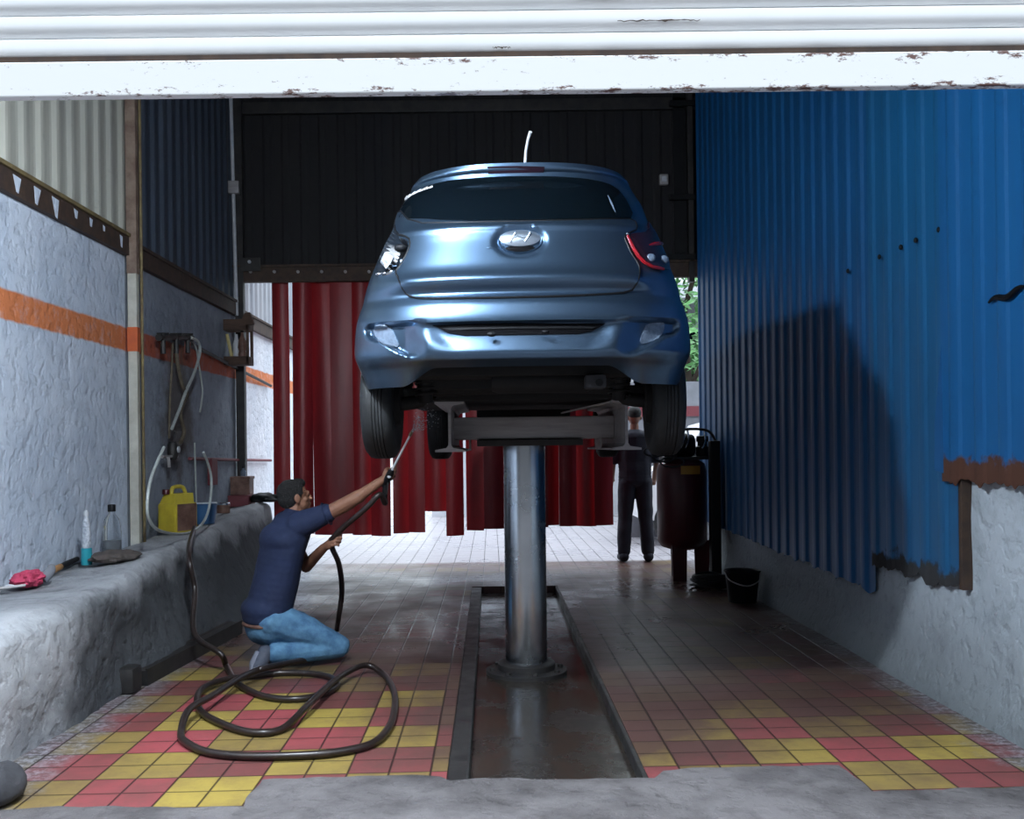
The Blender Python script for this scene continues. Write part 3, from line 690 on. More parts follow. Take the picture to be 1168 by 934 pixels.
for i, (a, b, bot) in enumerate(strips):
    Y = BACK + (0.0 if i % 2 else 0.075)
    pa, pb, pz = at(a, 500, Y), at(b, 500, Y), at((a+b)/2, bot, Y)
    w = pb.x - pa.x + (0.02 if i in (2, 3, 4, 5, 7, 11, 13, 16, 17) else 0); bm = NB(); cols = []
    twist = 0.05*math.sin(i*2.3)
    for k in range(11):
        t = k/10; col = []
        for j in range(13):
            h = j/12; zz_ = 3.40 + (pz.z-3.40)*h
            yy = Y - 0.045*math.sin(math.pi*t)*(0.6+0.4*math.sin(i*1.7)) + twist*(t-0.5)*h*1.5 + 0.015*math.sin(5*h+i)
            col.append((pa.x + w*t, yy, zz_))
        cols.append(col)
    f = [[bm.verts.new(p) for p in c] for c in cols]; bk = [[bm.verts.new((p[0], p[1]+0.005, p[2])) for p in c] for c in cols]
    for k in range(10):
        for j in range(12):
            bm.faces.new((f[k][j], f[k][j+1], f[k+1][j+1], f[k+1][j])); bm.faces.new((bk[k][j], bk[k+1][j], bk[k+1][j+1], bk[k][j+1]))
        bm.faces.new((f[k][0], f[k+1][0], bk[k+1][0], bk[k][0])); bm.faces.new((f[k][12], bk[k][12], bk[k+1][12], f[k+1][12]))
    for e in (0, 10):
        for j in range(12): bm.faces.new((f[e][j], bk[e][j], bk[e][j+1], f[e][j+1]))
    fixn(bm); alone('curtain_strip', bm, M['strip'], names[i], 'curtain strip', 'red strips of the back curtain')
# ------------------------------------------------------------------ the lifted car
CARX, CARY, YAW = 0.145, 4.55, 0.035
CW, SW = math.cos(YAW), math.sin(YAW)
def car_w(x, y, z): return Vector((CARX + x*CW + y*SW, CARY + y*CW - x*SW, z))
car = root('car', 'blue-grey metallic hatchback raised on the lift with its left tail lamp missing', 'car', car_w(0, 1.8, 1.335), -YAW)
def carobj(name, bm, m, parent=None, smooth=True, label=None, angle=40):
    """car frame (x, y from the rear bumper, z of the place) -> child of the car"""
    bmesh.ops.translate(bm, vec=(0, -1.8, -1.335), verts=bm.verts)
    return obj(name, bm, m, parent or car, smooth, True, label, angle)
WT = [(1.68, .775), (1.707, .785), (1.76, .80), (1.86, .828), (1.975, .820), (2.10, .790), (2.24, .752), (2.38, .700), (2.48, .660), (2.64, .622), (2.745, .572), (2.775, .545)]
YT = [(1.68, .10), (1.77, .045), (1.80, .02), (1.84, .0), (1.98, .0), (2.05, .012), (2.085, .03), (2.10, .038), (2.155, .032), (2.18, .034), (2.25, .060), (2.36, .095), (2.425, .112), (2.445, .125), (2.476, .150), (2.60, .245), (2.715, .345), (2.735, .345), (2.745, .325), (2.775, .325)]
FT = [(1.68, 3.50), (1.9, 3.58), (2.05, 3.55), (2.14, 3.46), (2.22, 3.2), (2.30, 2.82), (2.34, 2.60), (2.5, 2.36), (2.65, 2.12), (2.775, 1.92)]
VB, VT = 1.685, 2.775
PEXP, DC, BB = 2.9, 0.34, 0.05
def W(v): return smooth_tab(WT, v)
def YR(v): return smooth_tab(YT, v)
def lift(v): return sm(2.46, 2.775, v)
def zmap(v, s, x):
    z = v + lift(v)*0.015*(1-abs(s)**3)
    if v < 1.80:
        zb = VB + 0.085*(1-sm(.40, .58, abs(x))); k = (1.80-v)/(1.80-VB); z = 1.80 - k*(1.80-zb)
    return z
def disp(x, z, s):
    d = 0.0; ax = abs(x)
    # number-plate hollow in the bumper
    if 1.76 < z < 2.0:
        half = .33 + .10*sm(1.80, 1.96, z)
        mx = 1 - sm(half-.06, half+.07, ax)
        d += mx*sm(1.975, 1.962, z)*(.006 + .026*sm(1.79, 1.93, z))*sm(1.785, 1.80, z)
    # side lamp hollows of the bumper, with a ledge below them
    if 1.80 < z < 2.0 and ax > .40:
        zl = 1.823 + 0.09*sm(.50, .72, ax) + 0.05*sm(.70, .79, ax)
        mx = sm(.42, .56, ax)*(1-sm(.715, .765, ax))
        d += .048*mx*sm(zl-.016, zl+.016, z)*sm(1.990, 1.965, z)
    # hatch: soft ridge, facet under it, shoulder crease
    if 2.05 < z < 2.55 and ax < .66:
        m = 1 - sm(.52, .66, ax)
        d -= m*.020*math.exp(-((z-2.172)/.028)**2)
        d += m*.014*math.exp(-((z-2.118)/.022)**2)
        d -= m*.010*math.exp(-((z-2.432)/.014)**2)
    # dish round the badge
    e = math.hypot(x/.130, (z-2.355)/.082)
    if e < 1.4: d += .020*sm(1.08, .72, e)
    return d
def S(s, v, flat=False):
    a = min(1.0, abs(s)); x = s*W(v)
    z = zmap(v, s, x)
    y = YR(v) + BB*s*s + DC*(1 - (1-a**PEXP)**(1/PEXP))
    if not flat: y += disp(x, z, s)
    return Vector((x, y, z))
def Nrm(s, v):
    e = 0.006; s = max(-.985, min(.985, s))
    du = S(s+e, v) - S(s-e, v); dv = S(s, v+e) - S(s, v-e)
    n = du.cross(dv).normalized()
    return n if n.y < 0 else -n
# inverse: where on the tail a seen point lies
_g = []
for i in range(-60, 61):
    for j in range(0, 73):
        s = i/61; v = VB + (VT-VB)*j/72
        p = S(s, v, True); _g.append((proj(car_w(*p)), s, v))
def inv(px, py):
    b = min(_g, key=lambda q: (q[0][0]-px)**2 + (q[0][1]-py)**2); s, v = b[1], b[2]
    for _ in range(6):
        f = lambda s, v: proj(car_w(*S(s, v, True)))
        a = f(s, v); e = 1e-3; u = f(s+e, v) if s < .99 else f(s-e, v); e1 = e if s < .99 else -e
        w = f(s, v+e)
        J = ((u[0]-a[0])/e1, (w[0]-a[0])/e, (u[1]-a[1])/e1, (w[1]-a[1])/e)
        D = J[0]*J[3]-J[1]*J[2]
        if abs(D) < 1e-6: break
        rx, ry = px-a[0], py-a[1]
        ds, dv = (rx*J[3]-ry*J[1])/D, (J[0]*ry-J[2]*rx)/D
        s = max(-.985, min(.985, s + max(-.05, min(.05, ds)))); v = max(VB, min(VT, v + max(-.05, min(.05, dv))))
    return (s, v)
def chaikin(P, n=2):
    for _ in range(n):
        Q = []
        for a, b in zip(P, P[1:]+P[:1]):
            Q.append((a[0]*.75+b[0]*.25, a[1]*.75+b[1]*.25)); Q.append((a[0]*.25+b[0]*.75, a[1]*.25+b[1]*.75))
        P = Q
    return P
def inside(p, poly):
    c = False; n = len(poly); j = n-1
    for i in range(n):
        if (poly[i][1] > p[1]) != (poly[j][1] > p[1]) and p[0] < (poly[j][0]-poly[i][0])*(p[1]-poly[i][1])/(poly[j][1]-poly[i][1])+poly[i][0]: c = not c
        j = i
    return c
def dist_poly(p, poly):
    b = 9
    for (ax, ay), (bx, by) in zip(poly, poly[1:]+poly[:1]):
        dx, dy = bx-ax, by-ay; L = dx*dx+dy*dy
        t = 0 if L < 1e-12 else max(0, min(1, ((p[0]-ax)*dx+(p[1]-ay)*dy)/L))
        b = min(b, math.hypot(p[0]-ax-t*dx, p[1]-ay-t*dy))
    return b
def densify(P, step):
    out = []
    for a, b in zip(P, P[1:]+P[:1]):
        n = max(1, int(math.hypot(b[0]-a[0], b[1]-a[1])/step))
        out += [(a[0]+(b[0]-a[0])*k/n, a[1]+(b[1]-a[1])*k/n) for k in range(n)]
    return out
def patch(poly, off=.004, step=.014, thick=.012, depth=None, fn=S, nf=Nrm, holes=None):
    """solid panel on the surface; poly in (s*.8, v); depth(dist) adds to the offset"""
    P = densify(poly, step)
    xs = [p[0] for p in P]; ys = [p[1] for p in P]; pts = [Vector(p) for p in P]
    y = min(ys)+step/2; k = 0
    while y < max(ys):
        x = min(xs) + (step/2 if k % 2 else 0)
        while x < max(xs):
            if inside((x, y), P) and dist_poly((x, y), P) > step*.45: pts.append(Vector((x, y)))
            x += step
        y += step*.87; k += 1
    nb = len(P)
    V, E, Fc, *_ = delaunay_2d_cdt(pts, [(i, (i+1) % nb) for i in range(nb)], [list(range(nb))], 1, 1e-6)
    bm = NB(); top = []
    for q in V:
        s, v = q.x/.8, q.y; p = fn(s, v); n = nf(s, v); o = off
        if depth: o += depth(dist_poly((q.x, q.y), P), q.x, q.y)
        top.append(bm.verts.new(p + n*o))
    for f in Fc:
        if len(f) >= 3:
            try: bm.faces.new([top[i] for i in f])
            except ValueError: pass
    bm.normal_update()
    be = [e for e in bm.edges if e.is_boundary]
    low = {}
    for e in be:
        for vtx in e.verts:
            if vtx not in low:
                low[vtx] = None
    idx = {t: i for i, t in enumerate(top)}
    for vtx in list(low):
        q = V[idx[vtx]]; low[vtx] = bm.verts.new(vtx.co - nf(q.x/.8, q.y)*thick)
    for e in be:
        a, b = e.verts; bm.faces.new((a, b, low[b], low[a]))
    fixn(bm)
    # outward = away from the car
    t = sum((f.normal.dot(nf(V[0].x/.8, V[0].y)) for f in bm.faces))
    return bm
def px_poly(L, n=1, smooth=True):
    q = [inv(*p) for p in L]; q = [(s*.8, v) for s, v in q]
    return chaikin(q, n) if smooth else q
def strip_on(line, width, off, fn=S, nf=Nrm, h=.004):
    """thin raised band along a line of (s, v)"""
    bm = NB(); pts = [fn(s, v) + nf(s, v)*off for s, v in line]
    tube(bm, pts, width/2, 6); return bm

LAMP_L = px_poly([(440, 272), (452, 270.5), (464, 272.5), (466.5, 281), (461, 293), (455, 303), (449, 310), (438, 315), (431, 312), (426.5, 306), (431, 293), (436, 281)], 1)
# --- body shell as stacked loops: tail half, side, nose
ns, nv, nside, nfr = 190, 132, 34, 40
def svals(n):
    out = []
    for i in range(n+1):
        t = -1 + 2*i/n; a = abs(t)
        out.append(math.copysign(1-(1-a)**1.7, t))
    return out
sv = svals(ns); fv = svals(nfr)
WHEELS = [(.66, 1.622), (3.02, 1.585)]
def shell(rows, keep, with_front=True, roof=False):
    bm = NB(); loops = []
    for v in rows:
        loop = [S(s, v) for s in sv]
        ysd, yf = YR(v)+BB+DC, smooth_tab(FT, v)
        yfs = yf - .42
        w = W(v); z = zmap(v, 1.0, w)
        if with_front:
            tz = lambda s, x: v + lift(v)*.015*(1-abs(s)**3)
            for k in range(1, nside): loop.append(Vector((w, ysd+(yfs-ysd)*k/nside, z)))
            for s in reversed(fv):
                a = abs(s); loop.append(Vector((s*w, yf - .04*s*s - .38*(1-(1-a**2.4)**(1/2.4)), tz(s, 0))))
            for k in range(1, nside): loop.append(Vector((-w, yfs+(ysd-yfs)*k/nside, z)))
        loops.append(loop)
    V = [[bm.verts.new(p) for p in l] for l in loops]; n = len(V[0])
    for i in range(len(V)-1):
        for k in range(n if with_front else n-1):
            k2 = (k+1) % n
            c = (loops[i][k]+loops[i][k2]+loops[i+1][k]+loops[i+1][k2])/4
            if any(abs(c.x) > .5 and math.hypot(c.y-wy, c.z-wz) < .305 for wy, wz in WHEELS) and k >= ns: continue
            smid = (sv[min(k, ns)]+sv[min(k+1, ns)])/2 if k < ns else 9
            vm = (rows[i]+rows[i+1])/2
            if not keep(smid, vm): continue
            bm.faces.new((V[i][k], V[i][k2], V[i+1][k2], V[i+1][k]))
    if roof:
        base = loops[-1]; yc = (YR(VT)+smooth_tab(FT, VT))/2; prev = V[-1]
        for q in range(1, 15):
            kk = 1-(q/14)**1.0 if q < 14 else 0.002
            cur = [bm.verts.new(Vector((p.x*kk, yc+(p.y-yc)*kk, 2.775+.015*(1-abs(p.x*kk/W(VT))**3)+.055*(1-kk*kk)))) for p in base]
            for k in range(n): bm.faces.new((prev[k], prev[(k+1) % n], cur[(k+1) % n], cur[k]))
            prev = cur
        bm.faces.new(prev)
    bmesh.ops.delete(bm, geom=[v for v in bm.verts if not v.link_faces], context='VERTS')
    return fixn(bm)
rows_all = [VB + (VT-VB)*i/nv for i in range(nv+1)]
SEAM = 2.082
rows_all = sorted([r for r in rows_all if abs(r-SEAM) > .003] + [SEAM])
def keep_body(s, v):
    if s < 9 and v < SEAM and abs(s) < .93: return False
    if s < -.3 and inside((s*.8, v), LAMP_L): return False
    return True
carobj('body_shell', shell(rows_all, keep_body, True, True), M['car'])
rows_b = [r for r in rows_all if r <= SEAM]
bmp = carobj('rear_bumper', shell(rows_b, lambda s, v: abs(s) <= .93, False), M['car'])
# panel joints
def joint(L, name='panel_gap', width=.008, parent=None, off=.001):
    line = [inv(*p) for p in L]; out = []
    for a, b in zip(line, line[1:]):
        out += [(a[0]+(b[0]-a[0])*k/6, a[1]+(b[1]-a[1])*k/6) for k in range(6)]
    out.append(line[-1]); return carobj(name, strip_on(out, width, off), M['black_plastic'], parent)

# --- tailgate, window, spoiler
HATCH = [(447, 258), (470, 256), (520, 255), (590, 253.5), (660, 252), (705, 250.5), (724, 251), (727, 262), (717, 265.5), (711.5, 270), (715, 279), (720, 290), (727, 300), (730, 308), (727, 321), (719, 333), (690, 336), (650, 338), (590, 339.5), (530, 340.5), (490, 341), (470, 340), (461, 332), (456, 320), (451, 310), (457, 303), (464, 290), (468.5, 280), (467, 270.5), (452, 268), (443.5, 269)]
hp = px_poly(HATCH, 1)
hatch = carobj('tailgate', patch(hp, .005, .0125), M['car'])
ol = hp + hp[:1]
carobj('panel_gap', strip_on([(a/.8, b) for a, b in densify(hp, .02)+hp[:1]], .011, .003), M['black_plastic'], hatch)
WIN = [(452.5, 252), (456, 243), (462, 232), (474, 219), (499, 208.5), (545, 203), (590, 201), (640, 202), (680, 206), (701, 213), (713, 227), (724, 249), (705, 249), (660, 250.5), (590, 251.5), (520, 252.5)]
wp = px_poly(WIN, 1)
win = carobj('rear_window', patch(wp, .005, .018), M['glass'])
# windscreen note strip at the upper left corner of the glass
st = [inv(460, 231), inv(469, 224), inv(481, 218.5), inv(497, 213.5)]
ln = []
for a, b in zip(st, st[1:]): ln += [(a[0]+(b[0]-a[0])*k/6, a[1]+(b[1]-a[1])*k/6) for k in range(6)]
bm = NB()
for k in range(len(ln)-1):
    for q in range(2):
        s0, v0 = ln[k]; s1, v1 = ln[k+1]; w_ = .0055 + .002*((k*7) % 3)
        t0, t1 = .1 + .45*q, .45 + .45*q
        pa = (s0+(s1-s0)*t0, v0+(v1-v0)*t0); pb = (s0+(s1-s0)*t1, v0+(v1-v0)*t1)
        a = [bm.verts.new(S(*p) + Nrm(*p)*.0065 + Vector((0, 0, dz))) for p in (pa, pb) for dz in (-w_, w_)]
        bm.faces.new((a[0], a[1], a[3], a[2]))
carobj('sticker_and_glint', bm, M['white_paint'], win, False, 'white lettered sticker strip')
sr = [inv(693, 224), inv(697, 233), inv(701.5, 243)]  # pale streak on the glass stands for a reflection
bm = NB(); tube(bm, [S(*p)+Nrm(*p)*.006 for p in sr], [.002, .005, .002], 6); carobj('sticker_and_glint', bm, M['lens'], win, True, 'small pale reflection streak at the right edge')
bl = px_poly([(556, 190.5), (590, 189.5), (621, 190.5), (620, 197), (590, 196.5), (557, 197.5)], 0, False)
carobj('high_brake_lamp', patch(bl, .006, .02), M['maroon_lens'])
# --- badge with handle hollow
bc = Vector((0.0, 0, 2.352)); 
s0 = 0.0
def on_tail(x, z, off):
    v = z; s = x/W(v); return S(s, v) + Nrm(s, v)*off
BX, BY, BZ = on_tail(0, 2.355, .0)
RT = Matrix.Rotation(math.pi/2, 4, 'X')
tilt = Matrix.Rotation(math.radians(-16), 4, 'X')
badge_rim = NB(); lathe(badge_rim, [(.092, 0), (.106, .004), (.108, .012), (.102, .018), (.094, .014), (.092, .006)], (BX, BY+.004, BZ), 48, tilt @ RT, 1.0, .60)
brim = carobj('badge_rim', badge_rim, M['car'], hatch)
bm = NB(); lathe(bm, [(.096, .0), (.096, .012), (.06, .026), (.0, .032)], (BX, BY, BZ+.014), 48, tilt @ RT, 1.0, .44); carobj('badge_disc', bm, M['badge'], brim, True, 'chrome badge disc')
# slanted letter of the badge: two legs and a wavy bar, raised on the disc
bm = NB()
def onb(u, w): return Vector((BX+u, BY-.028+.02*abs(w)+.25*w*.3, BZ+.017+w*.78))
for q in ([(-.048, -.026), (-.036, .0), (-.022, .028)], [(.022, -.026), (.036, .0), (.048, .028)], [(-.036, -.004), (-.015, .006), (.012, -.002), (.036, .006)]):
    tube(bm, spline([onb(*p) for p in q], 5), .0055, 8)
carobj('badge_emblem', bm, M['badge'], brim)
bm = NB(); lathe(bm, [(.0, 0), (.058, .0), (.058, .008), (.05, .014), (.0, .016)], (BX, BY-.006, BZ-.036), 36, tilt @ RT, 1.25, .34); carobj('handle_slot', bm, M['slot'], brim)
bm = NB(); p = on_tail(-.14, 2.325, .004); ball(bm, p, (.020, .004, .006), 2); carobj('lock_cover', bm, M['car'], hatch)
# --- left lamp opening: an open pocket with torn bits
pocket = carobj('tail_lamp_pocket', patch(LAMP_L, .0, .010, .02, lambda d, x, y: -.085*sm(0, .022, d)), M['pocket'], None, True, 'empty left tail lamp opening')
def pk(px, py, off=0.0):
    s, v = inv(px, py); return S(s, v, True) + Nrm(s, v)*off
bm = NB()
G = [(433, 285), (447, 291.5), (443, 299), (438, 305), (425.8, 305.5)]
cen = pk(437, 297, .004); ring = [pk(a, b, -.012) for a, b in G]
c_ = bm.verts.new(cen); r_ = [bm.verts.new(p) for p in ring]
mids = [bm.verts.new((cen*.5 + (ring[k]+ring[(k+1) % 5])*.25) + Vector((0, .012*(-1)**k, .004*(k-2)))) for k in range(5)]
back = [bm.verts.new(p + Vector((0, .03, 0))) for p in ring]
for k in range(5):
    n_ = (k+1) % 5
    for t in ((r_[k], r_[n_], mids[k]), (r_[k], mids[k], c_), (mids[k], r_[n_], c_), (r_[k], back[k], back[n_], r_[n_])): bm.faces.new(t)
bm.faces.new(back); fixn(bm); carobj('lining_scrap', bm, M['foil'], pocket, False, 'crumpled white lining')
bm = NB(); a, b = pk(451, 296, -.045), pk(461, 298.5, -.02); box(bm, Vector((min(a.x, b.x), min(a.y, b.y), a.z-.022)), Vector((max(a.x, b.x), min(a.y, b.y)+.05, a.z+.015)), .006); carobj('socket_holder', bm, M['car'], pocket, True)
bm = NB(); tube(bm, spline([pk(447, 300, -.03), pk(444, 304, -.005), pk(447, 309, -.004), pk(441, 312, .0)], 6), [.012]*19, 10); carobj('bulb_holder', bm, M['bright'], pocket, True, 'chrome bulb holder')
bm = NB(); ball(bm, pk(433.5, 313, .004), (.022, .012, .010), 2); ball(bm, pk(440, 312.5, .006), (.014, .010, .008), 2); carobj('reflector_shard', bm, M['bright'], pocket, True)
bm = NB(); ball(bm, pk(449, 277, -.05), (.035, .03, .022), 2); carobj('inner_bracket', bm, M['black_plastic'], pocket, True)
# --- right lamp
RL = px_poly([(713, 270.5), (719, 267.5), (740, 265.5), (757, 266), (761, 276), (763.5, 292), (765, 308), (752, 309), (738, 304), (727, 292)], 1)
lamp = carobj('tail_lamp', patch(RL, .010, .014, .03, lambda d, x, y: .010*sm(0, .03, d)), M['maroon_lens'], None, True, 'dark red right tail lamp')
Lr = [inv(*p) for p in [(714.5, 270), (717.5, 277), (721.5, 285), (727, 294), (734, 301), (743, 306), (755, 308.5)]]
dn = []
for a, b in zip(Lr, Lr[1:]): dn += [(a[0]+(b[0]-a[0])*k/5, a[1]+(b[1]-a[1])*k/5) for k in range(5)]
dn.append(Lr[-1])
bm = NB(); tube(bm, [S(s, v, True)+Nrm(s, v)*.012 for s, v in dn], [.006+.004*math.sin(math.pi*(k+2)/(len(dn)+3)) for k in range(len(dn))], 8); carobj('red_edge_band', bm, M['red_lens'], lamp, True, 'glossy red edge band')
bm = NB(); tube(bm, [pk(737, 282, .016), pk(743, 281, .021), pk(750, 280, .020), pk(756, 279.5, .015)], [.004, .010, .010, .004], 8); carobj('red_inner_lens', bm, M['red_lens'], lamp, True)
for p in ((739.5, 296.5), (754, 298.5)):
    s, v = inv(*p); c = S(s, v, True)+Nrm(s, v)*.019; bm = NB(); ball(bm, c, (.024, .012, .021), 2); carobj('round_lens', bm, M['lens'], lamp, True, 'clear round reflector')
bm = NB(); ball(bm, pk(714.5, 268, .012), (.008, .005, .006), 2); carobj('lamp_screw', bm, M['bright'], lamp)
# --- bumper details
for L, nm in (([(424.5, 370.5), (437, 369), (444, 371.5), (450, 383), (455.5, 395), (445, 395.5), (435, 392.5), (428, 386)], 'left'), ([(730, 391), (734, 378), (739, 367), (753, 366), (759.5, 366.5), (758, 378), (752, 386), (741, 390)], 'right')):
    q = px_poly(L, 1); carobj('bumper_reflector', patch(q, .008 if nm == 'left' else .004, .012, .03), M['lens'], bmp, True, 'milky %s bumper reflector' % nm)
sl = px_poly([(493, 370), (540, 368.3), (590, 367.3), (640, 367.2), (691, 368.5), (676, 377), (660, 380), (590, 381), (530, 382), (511, 379)], 0, False)
slot = carobj('plate_slot_shade', patch(sl, .006, .016, .02), M['slot'], bmp)  # near-black panel stands for the shade under the bumper overhang
sl2 = px_poly([(505, 373.5), (590, 371.8), (680, 371.8), (676, 374), (590, 374), (512, 376)], 0, False)
carobj('trim_line', patch(sl2, .010, .02, .006), M['black_plastic'], slot)
bm = NB(); p = pk(561, 382, .012); ball(bm, p, (.022, .012, .012), 2); carobj('plate_lamp', bm, M['black_plastic'], slot)
bm = NB(); p = pk(622, 379, .012); ball(bm, p, (.018, .012, .010), 2); carobj('plate_lamp', bm, M['black_plastic'], slot)
ex = px_poly([(667, 434), (683, 432), (684, 441), (669, 442)], 0, False)
# --- glazing round the cabin
def side_patch(sgn, poly, m, name):
    fn = lambda s, v: Vector((sgn*W(v), s, v)); nf = lambda s, v: Vector((sgn, 0, .35)).normalized()
    carobj(name, patch([(a*.8, b) for a, b in poly], .006, .03, .012, None, fn, nf), M['glass'])
for sg in (-1, 1):
    side_patch(sg, [(1.0, 2.47), (1.62, 2.44), (1.62, 2.70), (1.15, 2.70)], M['glass'], 'side_window')
    side_patch(sg, [(1.70, 2.44), (2.20, 2.41), (1.80, 2.70), (1.70, 2.70)], M['glass'], 'side_window')
def Fs(s, v):
    w = W(v); a = min(abs(s), .99); return Vector((s*w, smooth_tab(FT, v)-.04*s*s-.38*(1-(1-a**2.4)**(1/2.4)), v + lift(v)*.015*(1-abs(s)**3)))
def Fn(s, v): return Vector((s*.3, .5, .8)).normalized()
carobj('windscreen', patch([(-.62, 2.36), (.62, 2.36), (.56, 2.74), (-.56, 2.74)], .006, .04, .012, None, Fs, Fn), M['glass'])
for sg in (-1, 1):
    carobj('headlamp', patch([(sg*.42, 2.02), (sg*.70, 2.08), (sg*.74, 2.17), (sg*.50, 2.12)], .008, .03, .012, None, Fs, lambda s, v: Vector((s*.6, 1, .1)).normalized()), M['lens'])
# --- aerial on the roof
bm = NB(); yb = .62; zb_ = 2.855
b0 = Vector((.028, yb, zb_)); tube(bm, [b0, b0+Vector((.006, -.04, .07)), b0+Vector((.018, -.085, .115)), b0+Vector((.030, -.12, .140))], [.008, .007, .007, .009], 8)
aer = carobj('aerial', bm, M['white_paint'], None, True, 'short white aerial')
bm = NB(); ball(bm, b0+Vector((0, .0, -.005)), (.03, .04, .018), 2); carobj('aerial_base', bm, M['black_plastic'], aer)
# --- wheels
def wheel(cx, cy, cz, side):
    bm = NB(); R, w = .285, .165; prof = [(.19, -w/2+.01), (.235, -w/2), (R-.03, -w/2+.004), (R-.006, -w/2+.022), (R, -w/2+.045)]
    for k in range(4):
        a = -w/2+.05 + k*(w-.10)/4; prof += [(R, a+.001), (R, a+.014), (R-.008, a+.016), (R-.008, a+.021)]
    prof += [(R, w/2-.045), (R-.006, w/2-.022), (R-.03, w/2-.004), (.235, w/2), (.19, w/2-.01)]
    lathe(bm, prof, (cx, cy, cz), 48, Matrix.Rotation(math.pi/2, 4, 'Y'))
    t = carobj('tyre', bm, M['tyre'], None, True)
    bm = NB(); lathe(bm, [(.0, -.05), (.06, -.05), (.07, -.01), (.16, .0), (.192, .03), (.195, .07), (.185, .075), (.17, .03), (.06, .02), (0, .02)], (cx, cy, cz), 32, Matrix.Rotation(math.pi/2*side, 4, 'Y')); carobj('wheel_rim', bm, M['lift_steel'], t)
    bm = NB(); lathe(bm, [(.0, 0), (.11, 0), (.12, .03), (.12, .07), (.0, .07)], (cx-side*.10, cy, cz), 24, Matrix.Rotation(math.pi/2*side, 4, 'Y')); carobj('brake_drum', bm, M['underbody'], t)
for wy, wz, xo in ((.66, 1.622, .738), (3.02, 1.585, .635)):
    for sd in (-1, 1): wheel(sd*xo, wy, wz, sd)
# --- underside
bm = NB(); box(bm, (-.60, .30, 1.74), (.60, .60, 1.83), .02); box(bm, (-.53, .56, 1.69), (.53, 3.30, 1.80), .02); box(bm, (-.74, 1.02, 1.657), (.74, 2.66, 1.73), .015); box(bm, (-.70, .20, 1.83), (.70, 3.35, 1.86)); carobj('floor_pan', bm, M['underbody'])
bm = NB(); tube(bm, spline([(-.66, .66, 1.622), (-.54, .68, 1.64), (-.42, .72, 1.70), (.42, .72, 1.70), (.54, .68, 1.64), (.66, .66, 1.622)], 4), .036, 12); carobj('rear_axle', bm, M['underbody'])
bm = NB(); tube(bm, [(-.60, 3.02, 1.585), (.60, 3.02, 1.585)], .03, 10); box(bm, (-.35, 2.85, 1.60), (.35, 3.2, 1.70), .02); carobj('front_axle', bm, M['underbody'])
for sd in (-1, 1):
    bm = NB(); tube(bm, [(sd*.50, .60, 1.63), (sd*.50, .56, 1.80)], .035, 12)
    for k in range(5): tube(bm, [(sd*.50+.055*math.cos(a), .60+.055*math.sin(a), 1.65+.03*k+.03*a/6.3) for a in [j*.5236 for j in range(13)]], .007, 6)
    carobj('spring', bm, M['underbody'])
p = at(675, 436, CARY+.32); 
bm = NB(); lx, lz = p.x-CARX, p.z; box(bm, (lx-.05, .20, lz-.035), (lx+.05, .34, lz+.03), .012); mf = carobj('tow_bracket', bm, M['stone'], None, True, 'grey tow bracket under the bumper')
bm = NB(); lathe(bm, [(0, 0), (.018, 0), (.018, .01), (0, .01)], (lx+.015, .20, lz-.01), 16, Matrix.Rotation(math.pi/2, 4, 'X')); carobj('bracket_hole', bm, M['black_plastic'], mf)
bm = NB(); lathe(bm, [(.0, -.25), (.07, -.25), (.085, -.22), (.085, .22), (.07, .25), (0, .25)], (.10, .42, 1.72), 20, Matrix.Rotation(math.pi/2, 4, 'Y'), .7, 1.0); carobj('muffler', bm, M['underbody'])

# ------------------------------------------------------------------ the hydraulic lift
PX, PY = 0.213, 6.40
LW = root('car_lift', 'single post hydraulic car lift standing in the wet pit', 'car lift', (PX, PY, PITZ))
bm = NB(); lathe(bm, [(.135, PITZ), (.135, 1.40), (.13, 1.405)], (PX, PY, 0), 48); ram = obj('ram', bm, M['chrome'], LW, label='polished steel ram')
bm = NB(); lathe(bm, [(.26, PITZ), (.26, -.045), (.185, -.04), (.185, -.005), (.175, .005), (.14, .01)], (PX, PY, 0), 48); obj('base_flange', bm, M['dark_steel'], LW)
for k in range(8):
    a = k*math.pi/4+.2; bm = NB(); lathe(bm, [(.017, 0), (.017, .018), (0, .018)], (PX+.225*math.cos(a), PY+.225*math.sin(a), -.046), 6); obj('bolt', bm, M['dark_steel'], LW)
bm = NB(); box(bm, (PX-.30, PY-.24, 1.395), (PX+.36, PY+.24, 1.436), .006); obj('head_plate', bm, M['dark_steel'], LW, False)
CHY = 6.2
bm = NB(); box(bm, (-.232, CHY, 1.438), (.775, CHY+.44, 1.578), .012); obj('cross_channel', bm, M['lift_steel'], LW, True, label='grey cross channel')
YB0, YB1 = 5.70, 7.15
for X, nm in ((-.237, 'left'), (.782, 'right')):
    bm = NB()
    prof = [(-.085, 1.655), (.085, 1.655), (.085, 1.643), (.02, 1.632), (.008, 1.615), (.008, 1.405), (.02, 1.388), (.085, 1.377), (.085, 1.365), (-.085, 1.365), (-.085, 1.377), (-.02, 1.388), (-.008, 1.405), (-.008, 1.615), (-.02, 1.632), (-.085, 1.643)]
    prism(bm, [(X+a, YB0, b) for a, b in prof], (0, YB1-YB0, 0)); fixn(bm)
    obj('platform_beam', bm, M['lift_steel'], LW, True, angle=30)
bm = NB(); prism(bm, [(.70, 5.72, 1.650), (.44, 6.05, 1.600), (.44, 6.05, 1.592), (.70, 5.72, 1.640)], (.0, .16, 0)); fixn(bm); obj('gusset', bm, M['lift_steel'], LW, False)
